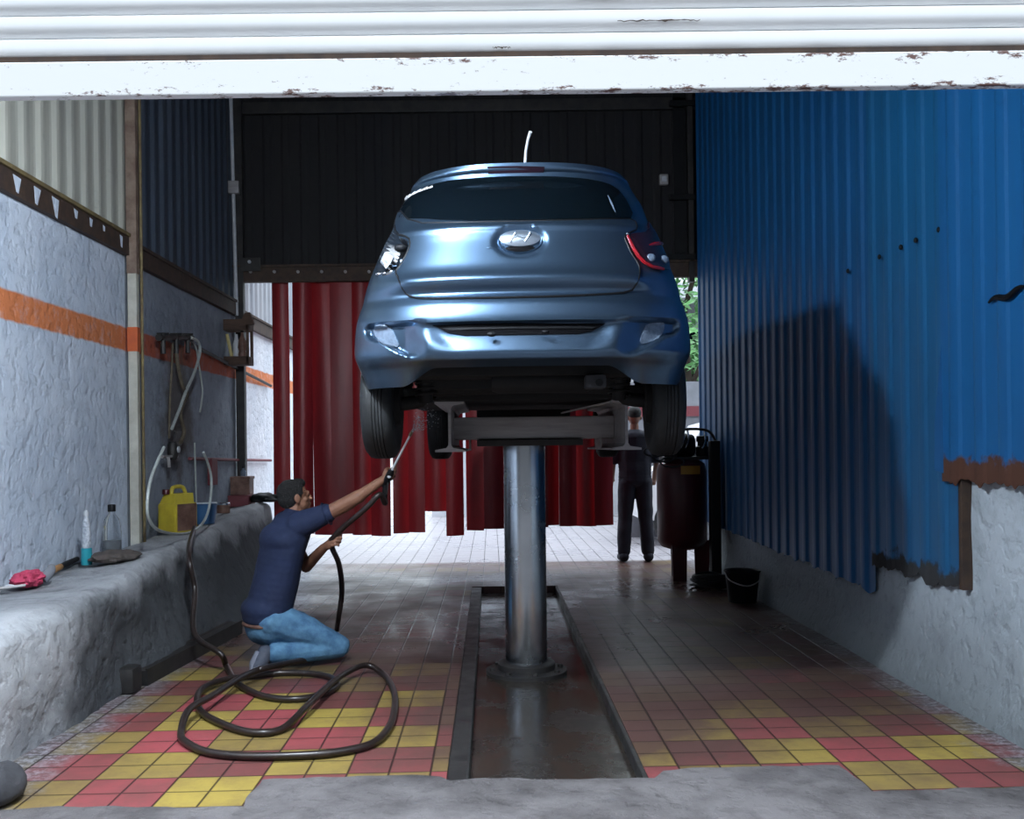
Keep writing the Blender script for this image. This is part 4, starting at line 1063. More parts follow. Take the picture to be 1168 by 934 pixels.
for X in (-.237+.10, .782-.10):
    bm = NB(); prism(bm, [(X, CHY-.002, 1.44), (X, CHY+.30, 1.44), (X, CHY+.30, 1.37), (X, CHY-.02, 1.37)], (.008, 0, 0)); fixn(bm); obj('gusset', bm, M['lift_steel'], LW, False)
# ------------------------------------------------------------------ kneeling man with the spray gun
Fd = Vector((.86, .51, 0)).normalized(); Rd = Vector((.51, -.86, 0)).normalized(); UP = Vector((0, 0, 1))
pel = at(306, 700, 6.38); chest = at(322, 628, 6.42); neck = at(333, 590, 6.46); head = at(336, 567, 6.47)
man = root('person', 'man in navy polo shirt and light blue jeans kneeling and spraying the car', 'person', (pel.x, pel.y, 0))
sR, sL = neck + Rd*.165 - UP*.045, neck - Rd*.17 - UP*.05
elR, wrR = at(398, 574, 6.30), at(431, 551, 6.26); haR = at(440, 545, 6.25)
elL, wrL = at(349, 646, 6.62), at(369, 625, 6.42); haL = at(377, 619, 6.36)
kR, kL = at(386, 737, 6.44), at(372, 722, 6.80); kR.z = max(kR.z, .085); kL.z = .085
hR, hL = pel + Rd*.10, pel - Rd*.10
anR, anL = at(303, 752, 6.24), at(312, 738, 6.62); anR.z, anL.z = .10, .10
toR, toL = at(292, 764, 6.18), at(300, 752, 6.56); toR.z = toL.z = .028
bm = NB()
def torso(bm, g):
    n = 18
    for k in range(n+1):
        t = k/n; c = pel.lerp(chest, t/.55) if t < .55 else chest.lerp(neck-UP*.05, (t-.55)/.45)
        wide = .180 + .012*math.sin(math.pi*t*.9) - .03*sm(.85, 1, t); deep = .140 - .025*t
        B = Matrix((Rd.to_4d()[:3], Fd[:], UP[:])).transposed().to_4x4()
        ball(bm, c, (wide+g, deep+g, .085+g), 3, B)
torso(bm, -.012)
cone(bm, neck-UP*.05, head-UP*.05+Fd*.005, .058, .056)
B = Matrix((Rd[:], Fd[:], UP[:])).transposed().to_4x4()
HT = Matrix.Rotation(.10, 4, Rd)
def hd(r, f, u): return head + HT @ (Rd*r + Fd*f + UP*u)
ball(bm, hd(0, -.012, .025), (.074, .093, .085), 3, HT @ B); ball(bm, hd(0, .035, -.035), (.056, .062, .072), 3, HT @ B)
ball(bm, hd(0, .070, -.078), (.03, .022, .022), 2); cone(bm, hd(0, .088, .015), hd(0, .108, -.022), .010, .015); ball(bm, hd(0, .10, -.022), (.014, .012, .009), 2)
for sg in (-1, 1):
    ball(bm, hd(sg*.030, .078, .028), (.018, .012, .008), 2); ball(bm, hd(sg*.045, .055, -.02), (.020, .02, .02), 2)
    ball(bm, hd(sg*.031, .083, .012), .010, 2)
    ball(bm, hd(sg*.076, -.008, -.005), (.010, .022, .034), 2, HT @ B)
ball(bm, hd(0, .088, -.050), (.024, .012, .007), 2); ball(bm, hd(0, .086, -.062), (.020, .012, .007), 2)
limb(bm, [sR, elR, wrR], [.058, .043, .030]); limb(bm, [sL, elL, wrL], [.058, .042, .030])
limb(bm, [sR.lerp(elR, .55), elR.lerp(wrR, .35)], [.046, .044])
for h, k, a in ((hR, kR, anR), (hL, kL, anL)):
    limb(bm, [h, k], [.085, .055]); limb(bm, [k, a], [.05, .036])
limb(bm, [anR, toR], [.035, .026]); limb(bm, [anL, toL], [.035, .026])
# hands: palm, four curled fingers, thumb
def hand(bm, wrist, centre, grip, thumb_dir):
    d = (centre - wrist).normalized(); g = grip.normalized(); nrm = d.cross(g).normalized()
    HB = Matrix((g[:], d[:], nrm[:])).transposed().to_4x4()
    cone(bm, wrist, centre, .028, .026); ball(bm, centre, (.043, .046, .020), 3, HB)
    for k, L in enumerate((.92, 1.0, .95, .78)):
        o = centre + g*(.033-.022*k) + d*.036
        p1 = o + d*.028*L - nrm*.008; p2 = p1 + (d*.30 - nrm*.95).normalized()*.028*L; p3 = p2 + (-d*.8 - nrm*.45).normalized()*.022*L
        limb(bm, [o, p1, p2, p3], [.0095, .0092, .0088, .0075])
    t0 = centre + g*.030 - d*.012; t1 = t0 + (g*.55+d*.35-nrm*.55).normalized()*.034; t2 = t1 + (d*.55-nrm*.75-g*.25).normalized()*.030
    limb(bm, [t0, t1, t2], [.013, .0115, .0095])
gunaxis = (at(468, 495, 6.02) - at(443, 543, 6.25)).normalized()
hand(bm, wrR, haR, (UP*.75 + gunaxis*.3 - Fd*.1), 1)
hand(bm, wrL, haL, (UP*.9 + Fd*.2), 1)
body = remeshed('body', bm, M['skin'], man, .0048, 3)
# hair: a cap that follows the skull, short at the nape
bm = NB()
ball(bm, hd(0, -.022, .035), (.082, .095, .086), 3, HT @ B); ball(bm, hd(0, -.045, .0), (.074, .068, .072), 3, HT @ B); ball(bm, hd(0, .03, .085), (.060, .050, .034), 3, HT @ B)
for sg in (-1, 1): ball(bm, hd(sg*.068, .005, .03), (.014, .030, .034), 2, HT @ B)
remeshed('hair', bm, M['hair'], man, .006, 3, lambda c: .004*noise.noise(c*60))
# polo shirt
bm = NB(); torso(bm, .012)
cone(bm, sR-Rd*.03, sR.lerp(elR, .52), .088, .070); cone(bm, sL+Rd*.03, sL.lerp(elL, .5), .088, .068)
ball(bm, chest+UP*.07, (.21, .14, .12), 3, B); ball(bm, neck-UP*.04, (.13, .09, .045), 3, B)
ball(bm, pel+UP*.03-Fd*.015, (.198, .156, .11), 3, B); ball(bm, pel-UP*.02-Fd*.02, (.188, .145, .07), 3, B)
cone(bm, neck-UP*.03-Fd*.01, neck+UP*.015, .075, .066)
def folds(c):
    q = c - chest
    return .008*noise.noise(Vector((c.x*7, c.y*7, c.z*4))) + .004*math.sin(24*(q.z*.45 + q.x*1.1) + 5*noise.noise(c*5))*max(0, .2+noise.noise(c*5+Vector((5, 0, 0))))
shirt = remeshed('polo_shirt', bm, M['shirt'], man, .007, 14, folds)
bm = NB(); a = sR.lerp(elR, .50); ax = (elR-sR).normalized(); x_, y_ = frame_for(ax)
tube(bm, [a+(x_*math.cos(t)+y_*math.sin(t))*.073 + ax*.012 for t in [k*.2618 for k in range(25)]], .005, 6); obj('sleeve_hem', bm, M['shirt'], shirt)
bm = NB(); tube(bm, [neck+UP*.012+(Rd*math.cos(t)*.066+Fd*math.sin(t)*.066)+UP*.008*math.sin(t) for t in [k*.2618 for k in range(25)]], .011, 8); obj('collar', bm, M['shirt'], shirt)
# bare lower back between shirt and belt
# jeans
bm = NB()
for h, k, a in ((hR, kR, anR), (hL, kL, anL)):
    m_ = h.lerp(k, .5); limb(bm, [h-UP*.03, m_, k], [.115, .100, .078]); limb(bm, [k, k.lerp(a, .45), a.lerp(k, .12)], [.076, .078, .062])
ball(bm, pel - UP*.075 - Fd*.005, (.182, .145, .125), 3, B)
def jf(c): return .007*noise.noise(c*9) + .006*math.sin(40*(c.z*1.2 - c.x*.5)+5*noise.noise(c*6))*max(0, noise.noise(c*4)+.3)
jeans = remeshed('jeans', bm, M['jeans'], man, .007, 2, jf)
bm = NB(); tube(bm, [pel-UP*.055-Fd*.01+(Rd*math.cos(t)*.178+Fd*math.sin(t)*.140) for t in [k*.2618 for k in range(25)]], .014, 8); obj('belt', bm, M['brown_label'], jeans, True, label='brown belt')
# shoes, toes bent on the floor
for an, to in ((anR, toR), (anL, toL)):
    d = (to-an).normalized(); bm = NB()
    limb(bm, [an+UP*.01, an.lerp(to, .55), to], [.052, .048, .036]); fw = Vector((Fd.x, Fd.y, 0)); limb(bm, [to, to+fw*.055], [.036, .030])
    for v in bm.verts: v.co.z = max(v.co.z, .006)
    sh = remeshed('shoe', bm, M['shoe'], man, .007, 3)
    bm = NB(); bk = -fw; tube(bm, [an+bk*.045+UP*.02, an.lerp(to, .6)+bk*.042, to+bk*.03, to+fw*.05-UP*.012], [.022, .026, .024, .012], 10)
    for v in bm.verts: v.co.z = max(v.co.z, .003)
    obj('sole', bm, M['sole'], sh)
# spray gun and lance held in the right hand
gun = root('spray_gun', 'black pressure washer gun with pale lance in the raised hand of the kneeling man', 'spray gun', haR)
g0, g1 = at(442, 546, 6.235), at(469, 494, 6.02)
bm = NB(); tube(bm, [g0-gunaxis*.07, g0-gunaxis*.05, g0+gunaxis*.06, g0+gunaxis*.085], [.016, .024, .022, .013], 12); obj('gun_body', bm, M['black_plastic'], gun)
bm = NB(); tube(bm, [g0-gunaxis*.03, g0-gunaxis*.05-UP*.06, g0-gunaxis*.055-UP*.11], [.018, .017, .015], 10); obj('grip', bm, M['black_plastic'], gun)
bm = NB(); tube(bm, spline([g0+gunaxis*.01-UP*.02, g0+gunaxis*.0-UP*.055, g0-gunaxis*.02-UP*.085], 4), .005, 6); obj('trigger', bm, M['dark_steel'], gun)
bm = NB(); tube(bm, [g0+gunaxis*.07, g1], [.008, .0065], 10); lance = obj('lance', bm, M['white_pvc'], gun, label='pale thin lance')
bm = NB(); tube(bm, [g1-gunaxis*.02, g1+gunaxis*.02], [.010, .008], 10); obj('nozzle', bm, M['brass'], lance)
bm = NB(); c = at(444, 543.5, 6.20); ball(bm, c, (.014, .012, .012), 2); obj('valve_cap', bm, M['white_pvc'], gun, label='pale valve cap')
# fan of water drops driven from the nozzle at the wheel
sp = NB(); rnd = random.Random(5); dirw = (at(482, 481, 5.75) - g1).normalized()
x_, y_ = frame_for(dirw)
for k in range(260):
    t = rnd.random()**.8; L = .02 + .42*t; a = rnd.random()*6.283; rr = .085*t*math.sqrt(rnd.random())
    c = g1 + dirw*L + (x_*math.cos(a)+y_*math.sin(a))*rr
    bmesh.ops.create_icosphere(sp, subdivisions=1, radius=.0012+.0018*rnd.random(), matrix=Matrix.Translation(c))
M['water'] = mat('water_drop', (.9, .93, 1.0), rough=.03); M['water'].node_tree.nodes['Principled BSDF'].inputs['Transmission Weight'].default_value = .7
o = obj('water_spray', sp, M['water']); o['label'] = 'fine spray of water drops leaving the lance towards the front wheel'; o['category'] = 'water spray'; o['kind'] = 'stuff'

# ------------------------------------------------------------------ the black hose
def crop7(u, v): return (180+u/3.074, 674+v/3.074)
lay = [(240, 262), (262, 302), (300, 338), (380, 370), (480, 379), (575, 362), (628, 330), (605, 302), (530, 289), (430, 287), (330, 299), (235, 317), (163, 345), (138, 385), (158, 428), (250, 475), (350, 497), (440, 481), (520, 430), (600, 352), (660, 307), (730, 279), (790, 290), (825, 345), (831, 410), (810, 478), (750, 535), (620, 566), (480, 577), (300, 578), (170, 563), (95, 527), (82, 492), (110, 450), (190, 400), (280, 340), (345, 308), (400, 293)]
hp_ = [fl(*crop7(u, v), .022) for u, v in lay]
for i, p in enumerate(hp_):                       # where loops cross, one lies on the other
    if 11 <= i <= 13: p.z += .012
    if 18 <= i <= 21: p.z += .034
    if 33 <= i <= 37: p.z += .05
start = [on_ledge(222, 606) + Vector((.0, 0, .03)), at(226, 630, 6.72), at(232, 672, 6.62), at(244, 722, 6.40), at(251, 745, 6.2)]
start[1].x = -2.06; start[2].x = -1.99; start[3].x = -1.93
end = [Vector((hp_[-1].x+.30, 6.70, .025)), fl(372, 732, .022) + Vector((.02, .35, 0)), at(386, 706, 6.95), at(390, 675, 6.85), at(387, 645, 6.62), at(379, 625, 6.38), haL + Vector((0.012, -.012, .02)), at(390, 603, 6.30), at(404, 591, 6.24), at(420, 577, 6.20), at(433, 564, 6.20), g0-gunaxis*.055-UP*.115, g0-gunaxis*.055-UP*.095]
bm = NB(); path = spline(start + hp_ + end, 7)
for p in path: p.z = max(p.z, .020)
tube(bm, path, .0185, 10)
o = obj('pressure_hose', bm, M['hose']); tag(o, 'black pressure hose coiled on the tiles and rising to the spray gun', 'hose')

# ------------------------------------------------------------------ person standing at the back
FY = 11.75
f1, f2 = fl(712, 640), fl(738, 637); f1.y = f2.y = FY; 
cx = (at(712, 600, FY).x + at(738, 600, FY).x)/2
per = root('person', 'person in dark trousers and navy top standing in the back opening, half hidden', 'person', (cx, FY, 0))
def pv(dx, dy, z): return Vector((cx+dx*1.06, FY-dy, z*1.08))
bm = NB()
for sg in (-1, 1):
    limb(bm, [pv(sg*.09, 0, .88), pv(sg*.115, -.02, .48), pv(sg*.135, 0, .08)], [.085, .058, .040]); limb(bm, [pv(sg*.135, .02, .05), pv(sg*.15, -.13, .04)], [.04, .034])
    limb(bm, [pv(sg*.19, 0, 1.36), pv(sg*.25, -.02, 1.08), pv(sg*.24, -.16, .90)], [.052, .042, .030])
    for k in range(4): limb(bm, [pv(sg*(.225+.012*k), -.19, .885-.004*k), pv(sg*(.225+.012*k), -.225, .86), pv(sg*(.222+.012*k), -.225, .835)], [.010, .009, .008])
    limb(bm, [pv(sg*.215, -.18, .90), pv(sg*.205, -.215, .885)], [.011, .009]); ball(bm, pv(sg*.24, -.175, .89), (.034, .04, .02), 2)
for k in range(6): ball(bm, pv(0, 0, .90+.09*k), (.165+.012*math.sin(k), .11, .10), 2)
cone(bm, pv(0, 0, 1.38), pv(0, -.01, 1.50), .055, .052); ball(bm, pv(0, -.01, 1.60), (.075, .09, .105), 3); ball(bm, pv(0, -.10, 1.58), (.014, .02, .018), 2)
for sg in (-1, 1):
    ball(bm, pv(sg*.077, 0, 1.58), (.010, .02, .03), 2); ball(bm, pv(sg*.03, -.09, 1.61), .009, 2)
ball(bm, pv(0, -.085, 1.535), (.022, .012, .006), 2)
remeshed('body', bm, M['skin'], per, .008, 3)
bm = NB(); ball(bm, pv(0, .012, 1.635), (.082, .09, .085), 3); remeshed('hair', bm, M['hair'], per, .01, 2)
bm = NB()
for k in range(14): ball(bm, pv(0, 0, .90+.036*k), (.205, .135, .10), 2)
for sg in (-1, 1): cone(bm, pv(sg*.16, 0, 1.37), pv(sg*.235, -.01, 1.12), .078, .062)
remeshed('shirt', bm, M['dark_cloth'], per, .012, 3, lambda c: .01*noise.noise(c*8))
bm = NB()
for sg in (-1, 1): limb(bm, [pv(sg*.09, 0, .88), pv(sg*.115, -.02, .48), pv(sg*.135, .0, .12)], [.11, .088, .078])
ball(bm, pv(0, 0, .90), (.18, .13, .10), 2); remeshed('trousers', bm, M['dark_cloth'], per, .012, 3, lambda c: .008*noise.noise(c*9))
for sg in (-1, 1):
    bm = NB(); limb(bm, [pv(sg*.137, .03, .06), pv(sg*.15, -.15, .045)], [.062, .05])
    for v in bm.verts: v.co.z = max(v.co.z, .004)
    remeshed('boot', bm, M['dark_cloth'], per, .009, 2)

# ------------------------------------------------------------------ red compressor at the back right
cb = fl(776, 660); CYp = 10.25; cxm = at(778, 600, CYp).x
cmp_ = root('air_compressor', 'dark red upright air compressor with black motor, right of the standing person', 'air compressor', (cxm, CYp, 0))
bm = NB(); lathe(bm, [(0, .30), (.12, .305), (.21, .335), (.255, .40), (.255, 1.12), (.235, 1.19), (.15, 1.24), (0, 1.25)], (cxm, CYp, 0), 40); tank = obj('tank', bm, M['red_paint'], cmp_)
bm = NB()
L0, L1 = at(767, 536, CYp-.27), at(792, 536, CYp-.27)
n_ = 8; q = []
for k in range(n_+1):
    a = -1.78 + .82*k/n_ 
    for zz_ in (1.085, 1.17): q.append(bm.verts.new((cxm+.259*math.cos(a), CYp+.259*math.sin(a), zz_)))
for k in range(n_): bm.faces.new((q[2*k], q[2*k+2], q[2*k+3], q[2*k+1]))
obj('label_plate', bm, M['yellow_label'], tank, True, label='orange-yellow label plate')
for a in (-1.9, -.3, 1.6):
    bm = NB(); x0, y0 = cxm+.20*math.cos(a), CYp+.20*math.sin(a); prism(bm, [(x0-.08, y0, .40), (x0+.08, y0, .40), (x0+.07, y0, 0), (x0-.07, y0, 0)], (0, .02, 0)); fixn(bm); obj('leg', bm, M['red_paint'], cmp_, False)
bm = NB(); box(bm, (cxm-.20, CYp-.16, 1.23), (cxm+.29, CYp+.16, 1.26), .004); obj('motor_plate', bm, M['dark_steel'], cmp_, False)
bm = NB(); lathe(bm, [(0, -.17), (.05, -.17), (.11, -.15), (.115, -.14), (.115, .14), (.10, .16), (0, .16)], (cxm-.03, CYp, 1.375), 28, Matrix.Rotation(math.pi/2, 4, 'Y'))
for k in range(9): tube(bm, [(cxm-.15+.028*k, CYp+.122*math.cos(a), 1.375+.122*math.sin(a)) for a in [j*.349 for j in range(19)]], .006, 5)
obj('motor', bm, M['black_plastic'], cmp_)
bm = NB(); lathe(bm, [(0, 0), (.07, 0), (.07, .10), (.05, .11), (.05, .15), (.062, .155), (.062, .21), (0, .215)], (cxm+.22, CYp, 1.26), 20); obj('pump_head', bm, M['black_plastic'], cmp_)
for k, px_ in enumerate((779, 784, 803)):
    bm = NB(); p = at(px_, 500, CYp-.15); tube(bm, spline([p+Vector((-.02, 0, -.10)), p+Vector((.01, 0, -.02)), p+Vector((.0, .0, .10))], 5), .010, 8); obj('pipe', bm, M['bright'], cmp_, True, label='shiny metal pipe')
bm = NB(); box(bm, (cxm+.21, CYp-.42, 0.0), (cxm+.31, CYp-.30, 1.42), .012); obj('control_column', bm, M['black_plastic'], cmp_, False, label='black control column')
bm = NB(); tube(bm, spline([(cxm-.26, CYp-.05, 1.36), (cxm-.1, CYp-.2, 1.52), (cxm+.2, CYp-.25, 1.53), (cxm+.28, CYp-.34, 1.42)], 6), .014, 8); obj('cable', bm, M['black_rubber'], cmp_)
bm = NB()
for k in range(3): tube(bm, [at(748+10*k, 515+6*k, CYp-.3)+Vector((.12*math.cos(a), 0.03*k, .05*math.sin(a))) for a in [j*.4 for j in range(17)]], .011, 6)
obj('hose_bundle', bm, M['stone'], cmp_)
# cable heap and bucket beside it
bm = NB(); c = Vector((at(822, 645, 9.7).x-.13, 9.55, 0)); pts = []
for k in range(90):
    a = k*.42; r_ = .14 + .03*math.sin(k*.23); pts.append(c + Vector((r_*math.cos(a)*1.15, r_*math.sin(a), .02+.12*(k/90) + .012*math.sin(k*.9))))
tube(bm, pts, .013, 7); alone('cable_coil', bm, M['black_rubber'], 'loose black cable coil on the floor right of the compressor', 'cable coil')
bp = fl(856, 686); bp.x -= .07
bk = root('bucket', 'black bucket on the floor against the right plinth wall', 'bucket', (bp.x, bp.y, 0))
bm = NB(); lathe(bm, [(0, 0), (.12, 0), (.15, .26), (.16, .27), (.155, .28), (.142, .27), (.112, .02), (0, .02)], (bp.x, bp.y, 0), 28); obj('pail', bm, M['black_plastic'], bk)
bm = NB(); tube(bm, spline([(bp.x-.155, bp.y, .26), (bp.x-.13, bp.y-.09, .20), (bp.x, bp.y-.165, .16), (bp.x+.13, bp.y-.09, .20), (bp.x+.155, bp.y, .26)], 5), .006, 6); obj('handle', bm, M['lift_steel'], bk)

# ------------------------------------------------------------------ things along the ledge
# dark channel iron lying along the foot of the ledge
a, b = fl(150, 782), fl(262, 722)
d = (b-a).normalized(); nx = Vector((d.y, -d.x, 0))
ch = root('channel_iron', 'long dark steel channel lying along the foot of the ledge', 'steel channel', (a+b)/2)
bm = NB(); prism(bm, [a+Vector((0, 0, .0)), a+nx*.10, a+nx*.10+UP*.10, a+nx*.088+UP*.10, a+nx*.088+UP*.088, a+nx*.012+UP*.088, a+UP*.10], b-a); fixn(bm); obj('channel_web', bm, M['dark_steel'], ch, False)
p = fl(143, 790); bm = NB(); box(bm, p-Vector((.13, .06, 0)), p+Vector((.07, .10, .15)), .03); obj('end_block', bm, M['dark_steel'], ch)
# dark lump in the bottom-left corner
p = fl(-4, 915); bm = NB(); ball(bm, p+Vector((-.02, 0, .05)), (.12, .16, .10), 3)
for v in bm.verts: v.co += v.normal*0 + Vector((1, 1, 1))*.012*noise.noise(v.co*14); v.co.z = max(v.co.z, .016)
alone('stone', bm, M['stone'], 'dark rounded stone at the bottom left corner of the entrance', 'stone')
# pink rag with metal tongs
p = on_ledge(33, 668)
rag = root('rag', 'crumpled pink-red rag at the near end of the ledge', 'rag', p)
bm = NB(); q = bmesh.ops.create_uvsphere(bm, u_segments=48, v_segments=24, radius=1)['verts']
for v in q:
    n_ = noise.noise(v.co*1.8)*.35 + noise.noise(v.co*4.5)*.22; c = v.co*(1+n_); v.co = p + Vector((c.x*.085, c.y*.10, max(0, c.z*.055+.035)))
obj('crumpled_cloth', bm, M['pink_rag'], rag)
bm = NB(); tube(bm, spline([p+Vector((.05, .06, .03)), p+Vector((.08, .10, .07)), p+Vector((.075, .13, .10))], 4), [.03, .034, .032, .03, .028, .026, .024, .02, .015], 10); obj('tucked_corner', bm, M['grey_wall'], rag, True, label='grey-blue rolled corner')
p2 = on_ledge(16, 674)
t = root('pliers', 'pair of pliers poking out of the pink rag on the ledge', 'pliers', p2)
for k in (-1, 1):
    bm = NB(); tube(bm, spline([p2+Vector((-.10, -.03+.015*k, .018)), p2+Vector((-.02, .0+.010*k, .022)), p2+Vector((.05, .03, .028))], 5), .008, 8); obj('handle', bm, M['lift_steel'], t)
bm = NB(); ball(bm, p2+Vector((-.03, .01, .025)), (.03, .018, .012), 2); obj('jaw', bm, M['white_pvc'], t)
# paint brush / mallet with orange tip
a, b = on_ledge(57, 656)+UP*.022, on_ledge(88, 641)+UP*.022
br = root('hand_brush', 'black handled brush with a varnished orange tip on the ledge', 'brush', a)
m_ = a.lerp(b, .36)
bm = NB(); tube(bm, [a, a.lerp(m_, .1), m_], [.012, .021, .020], 12); obj('tip', bm, M['orange_wood'], br, True, label='varnished orange tip')
bm = NB(); tube(bm, [m_, m_.lerp(b, .3), b], [.017, .020, .016], 12); obj('handle', bm, M['black_plastic'], br)
# slim bottle with teal base
p = on_ledge(99, 644)
bo = root('spray_bottle', 'slim clear bottle with a teal base on the ledge', 'bottle', p)
bm = NB(); lathe(bm, [(0, 0), (.034, 0), (.036, .01), (.034, .11), (0, .112)], p, 20); obj('teal_base', bm, M['teal'], bo, label='teal base')
bm = NB(); lathe(bm, [(.024, .108), (.028, .13), (.026, .20), (.022, .27), (.013, .31), (.011, .33), (0, .33)], p, 20); obj('clear_neck', bm, M['foil'], bo, label='shiny clear upper part')
bm = NB(); lathe(bm, [(0, .322), (.016, .322), (.016, .345), (.008, .36), (0, .362)], p, 16); obj('cap', bm, M['white_pvc'], bo)
# clear plastic bottle with a black cap
p = on_ledge(128, 632)
bo = root('plastic_bottle', 'clear plastic bottle with a black cap beside the slim cream post', 'bottle', p)
bm = NB(); lathe(bm, [(0, 0), (.058, .002), (.064, .02), (.064, .16), (.06, .18), (.062, .20), (.05, .25), (.024, .29), (.022, .315), (0, .315)], p, 24); obj('bottle_body', bm, M['clear'], bo)
bm = NB(); lathe(bm, [(0, .305), (.027, .305), (.027, .35), (.024, .355), (0, .355)], p, 18); obj('cap', bm, M['black_plastic'], bo)
bm = NB(); lathe(bm, [(0, .01), (.056, .01), (.058, .10), (0, .10)], p, 24); obj('dregs', bm, mat('murky_liquid', (.12, .13, .14), rough=.3), bo)
# brown cloth pad and purple cap
p = on_ledge(131, 640)
bm = NB(); q = bmesh.ops.create_uvsphere(bm, u_segments=40, v_segments=20, radius=1)['verts']
for v in q:
    c = v.co*(1+.25*noise.noise(v.co*2.2)); v.co = p + Vector((c.x*.15, c.y*.17, max(0, c.z*.045+.03)))
alone('cloth_pad', bm, M['brown_cloth'], 'flat dark brown cloth in front of the black capped bottle', 'cloth')
p = on_ledge(109, 632)
bo = root('purple_cap', 'small purple cap between the slim bottle and the clear bottle', 'cap', p)
bm = NB(); lathe(bm, [(0, 0), (.035, 0), (.038, .03), (.03, .06), (0, .062)], p, 20); obj('cap_body', bm, M['purple'], bo)
bm = NB(); tube(bm, [p+UP*.055, p+Vector((.03, .02, .16))], [.012, .004], 8); obj('spout', bm, M['white_pvc'], bo)
# yellow jerrycan
p = on_ledge(203, 607)
jc = root('jerrycan', 'yellow plastic jerrycan with a brown label on the ledge behind the cream post', 'jerrycan', p, -.45)
def loc(v): return p + Matrix.Rotation(-.45, 3, 'Z') @ Vector(v)
def lbox(bm, a, b, bev): box(bm, a, b, bev, Matrix.Translation(p) @ Matrix.Rotation(-.45, 4, 'Z'))
bm = NB(); lbox(bm, (-.10, -.13, 0), (.10, .13, .25), .025); 
prism(bm, [loc((-.085, -.12, .24)), loc((.085, -.12, .24)), loc((.05, -.09, .325)), loc((-.06, -.09, .325))], loc((0, .22, 0))-p); fixn(bm); can = obj('can_body', bm, M['yellow_can'], jc, True, angle=30)
bm = NB(); tube(bm, spline([loc((0, -.07, .32)), loc((0, -.05, .375)), loc((0, .06, .375)), loc((0, .10, .30))], 5), .017, 10); obj('handle', bm, M['yellow_can'], jc)
bm = NB(); lathe(bm, [(0, 0), (.03, 0), (.03, .035), (.027, .04), (0, .04)], loc((-.03, -.10, .322)), 18); obj('cap', bm, M['red_paint'], jc, label='dark red cap')
bm = NB(); lbox(bm, (.098, -.11, .02), (.104, .11, .24), .002); obj('label_panel', bm, M['brown_label'], can, False, label='brown printed label')
bm = NB(); lbox(bm, (-.08, -.134, .02), (.085, -.129, .20), .001); obj('side_panel', bm, M['yellow_can'], can, False)
# blue tub, round tin, wooden boxes and tray further along
p = on_ledge(233, 597)
tb = root('tub', 'blue plastic tub on the ledge right of the yellow jerrycan', 'tub', p)
bm = NB(); lathe(bm, [(0, 0), (.09, 0), (.115, .17), (.122, .175), (.118, .18), (.10, .17), (.08, .012), (0, .012)], p, 26); obj('tub_body', bm, M['blue_plastic'], tb)
bm = NB(); tube(bm, [p+Vector((-.10, -.05, .18)), p+Vector((.02, -.11, .185)), p+Vector((.12, -.02, .182))], .008, 8); obj('rim_wire', bm, M['white_pvc'], tb)
p = on_ledge(255, 585)
tn = root('round_tin', 'small round brown tin with a shiny lid on the ledge corner', 'tin', p)
bm = NB(); lathe(bm, [(0, 0), (.062, 0), (.064, .01), (.064, .085), (0, .085)], p, 24); obj('tin_body', bm, M['brown_label'], tn)
bm = NB(); lathe(bm, [(0, .083), (.067, .083), (.067, .10), (.06, .106), (0, .106)], p, 24); obj('lid', bm, M['bright'], tn, label='shiny lid')
p = on_ledge(270, 577)
tr = root('tray', 'low dark red tray on the ledge under the brown box', 'tray', p)
bm = NB(); box(bm, p+Vector((-.17, -.15, 0)), p+Vector((.17, .16, .12)), .012); obj('tray_body', bm, M['dark_red_pipe'], tr)
bm = NB(); box(bm, p+Vector((-.185, -.165, .105)), p+Vector((.185, .175, .125)), .005); obj('rim', bm, M['dark_red_pipe'], tr)
q = p + Vector((.035, .05, .127))
bx = root('carton', 'brown wooden box standing on the dark red tray', 'box', q)
bm = NB(); box(bm, q+Vector((-.10, -.10, 0)), q+Vector((.12, .10, .19)), .006); obj('box_body', bm, M['brown_label'], bx, False)
bm = NB(); box(bm, q+Vector((-.11, -.11, .17)), q+Vector((.13, .11, .20)), .008); obj('lid', bm, M['brown_label'], bx, False)
q2 = q + Vector((.03, 0, .201))
bo = root('small_bottle', 'little grey bottle standing on the brown wooden box', 'bottle', q2)
bm = NB(); lathe(bm, [(0, 0), (.03, 0), (.032, .05), (.015, .075), (.013, .09), (0, .09)], q2, 16); obj('bottle_body', bm, M['lens'], bo)
bm = NB(); lathe(bm, [(0, .088), (.016, .088), (.016, .11), (0, .11)], q2, 14); obj('cap', bm, M['black_plastic'], bo)
p = on_ledge(236, 578); 
bm = NB(); q = bmesh.ops.create_uvsphere(bm, u_segments=24, v_segments=16, radius=1)['verts']
for v in q:
    c = v.co*(1+.3*noise.noise(v.co*2.5)); v.co = p + Vector((c.x*.12, c.y*.10, max(0, c.z*.10+.07)))
alone('grease_rag', bm, M['black_plastic'], 'black greasy rag bundle behind the blue tub', 'rag')
p = on_ledge(301, 571)
bm = NB(); q = bmesh.ops.create_uvsphere(bm, u_segments=24, v_segments=16, radius=1)['verts']
for v in q:
    c = v.co*(1+.3*noise.noise(v.co*2.1+Vector((4, 0, 0)))); v.co = p + Vector((c.x*.16, c.y*.14, max(0, c.z*.06+.04)))
alone('black_rag', bm, M['black_plastic'], 'flat black rag on the ledge right of the wooden box', 'rag')
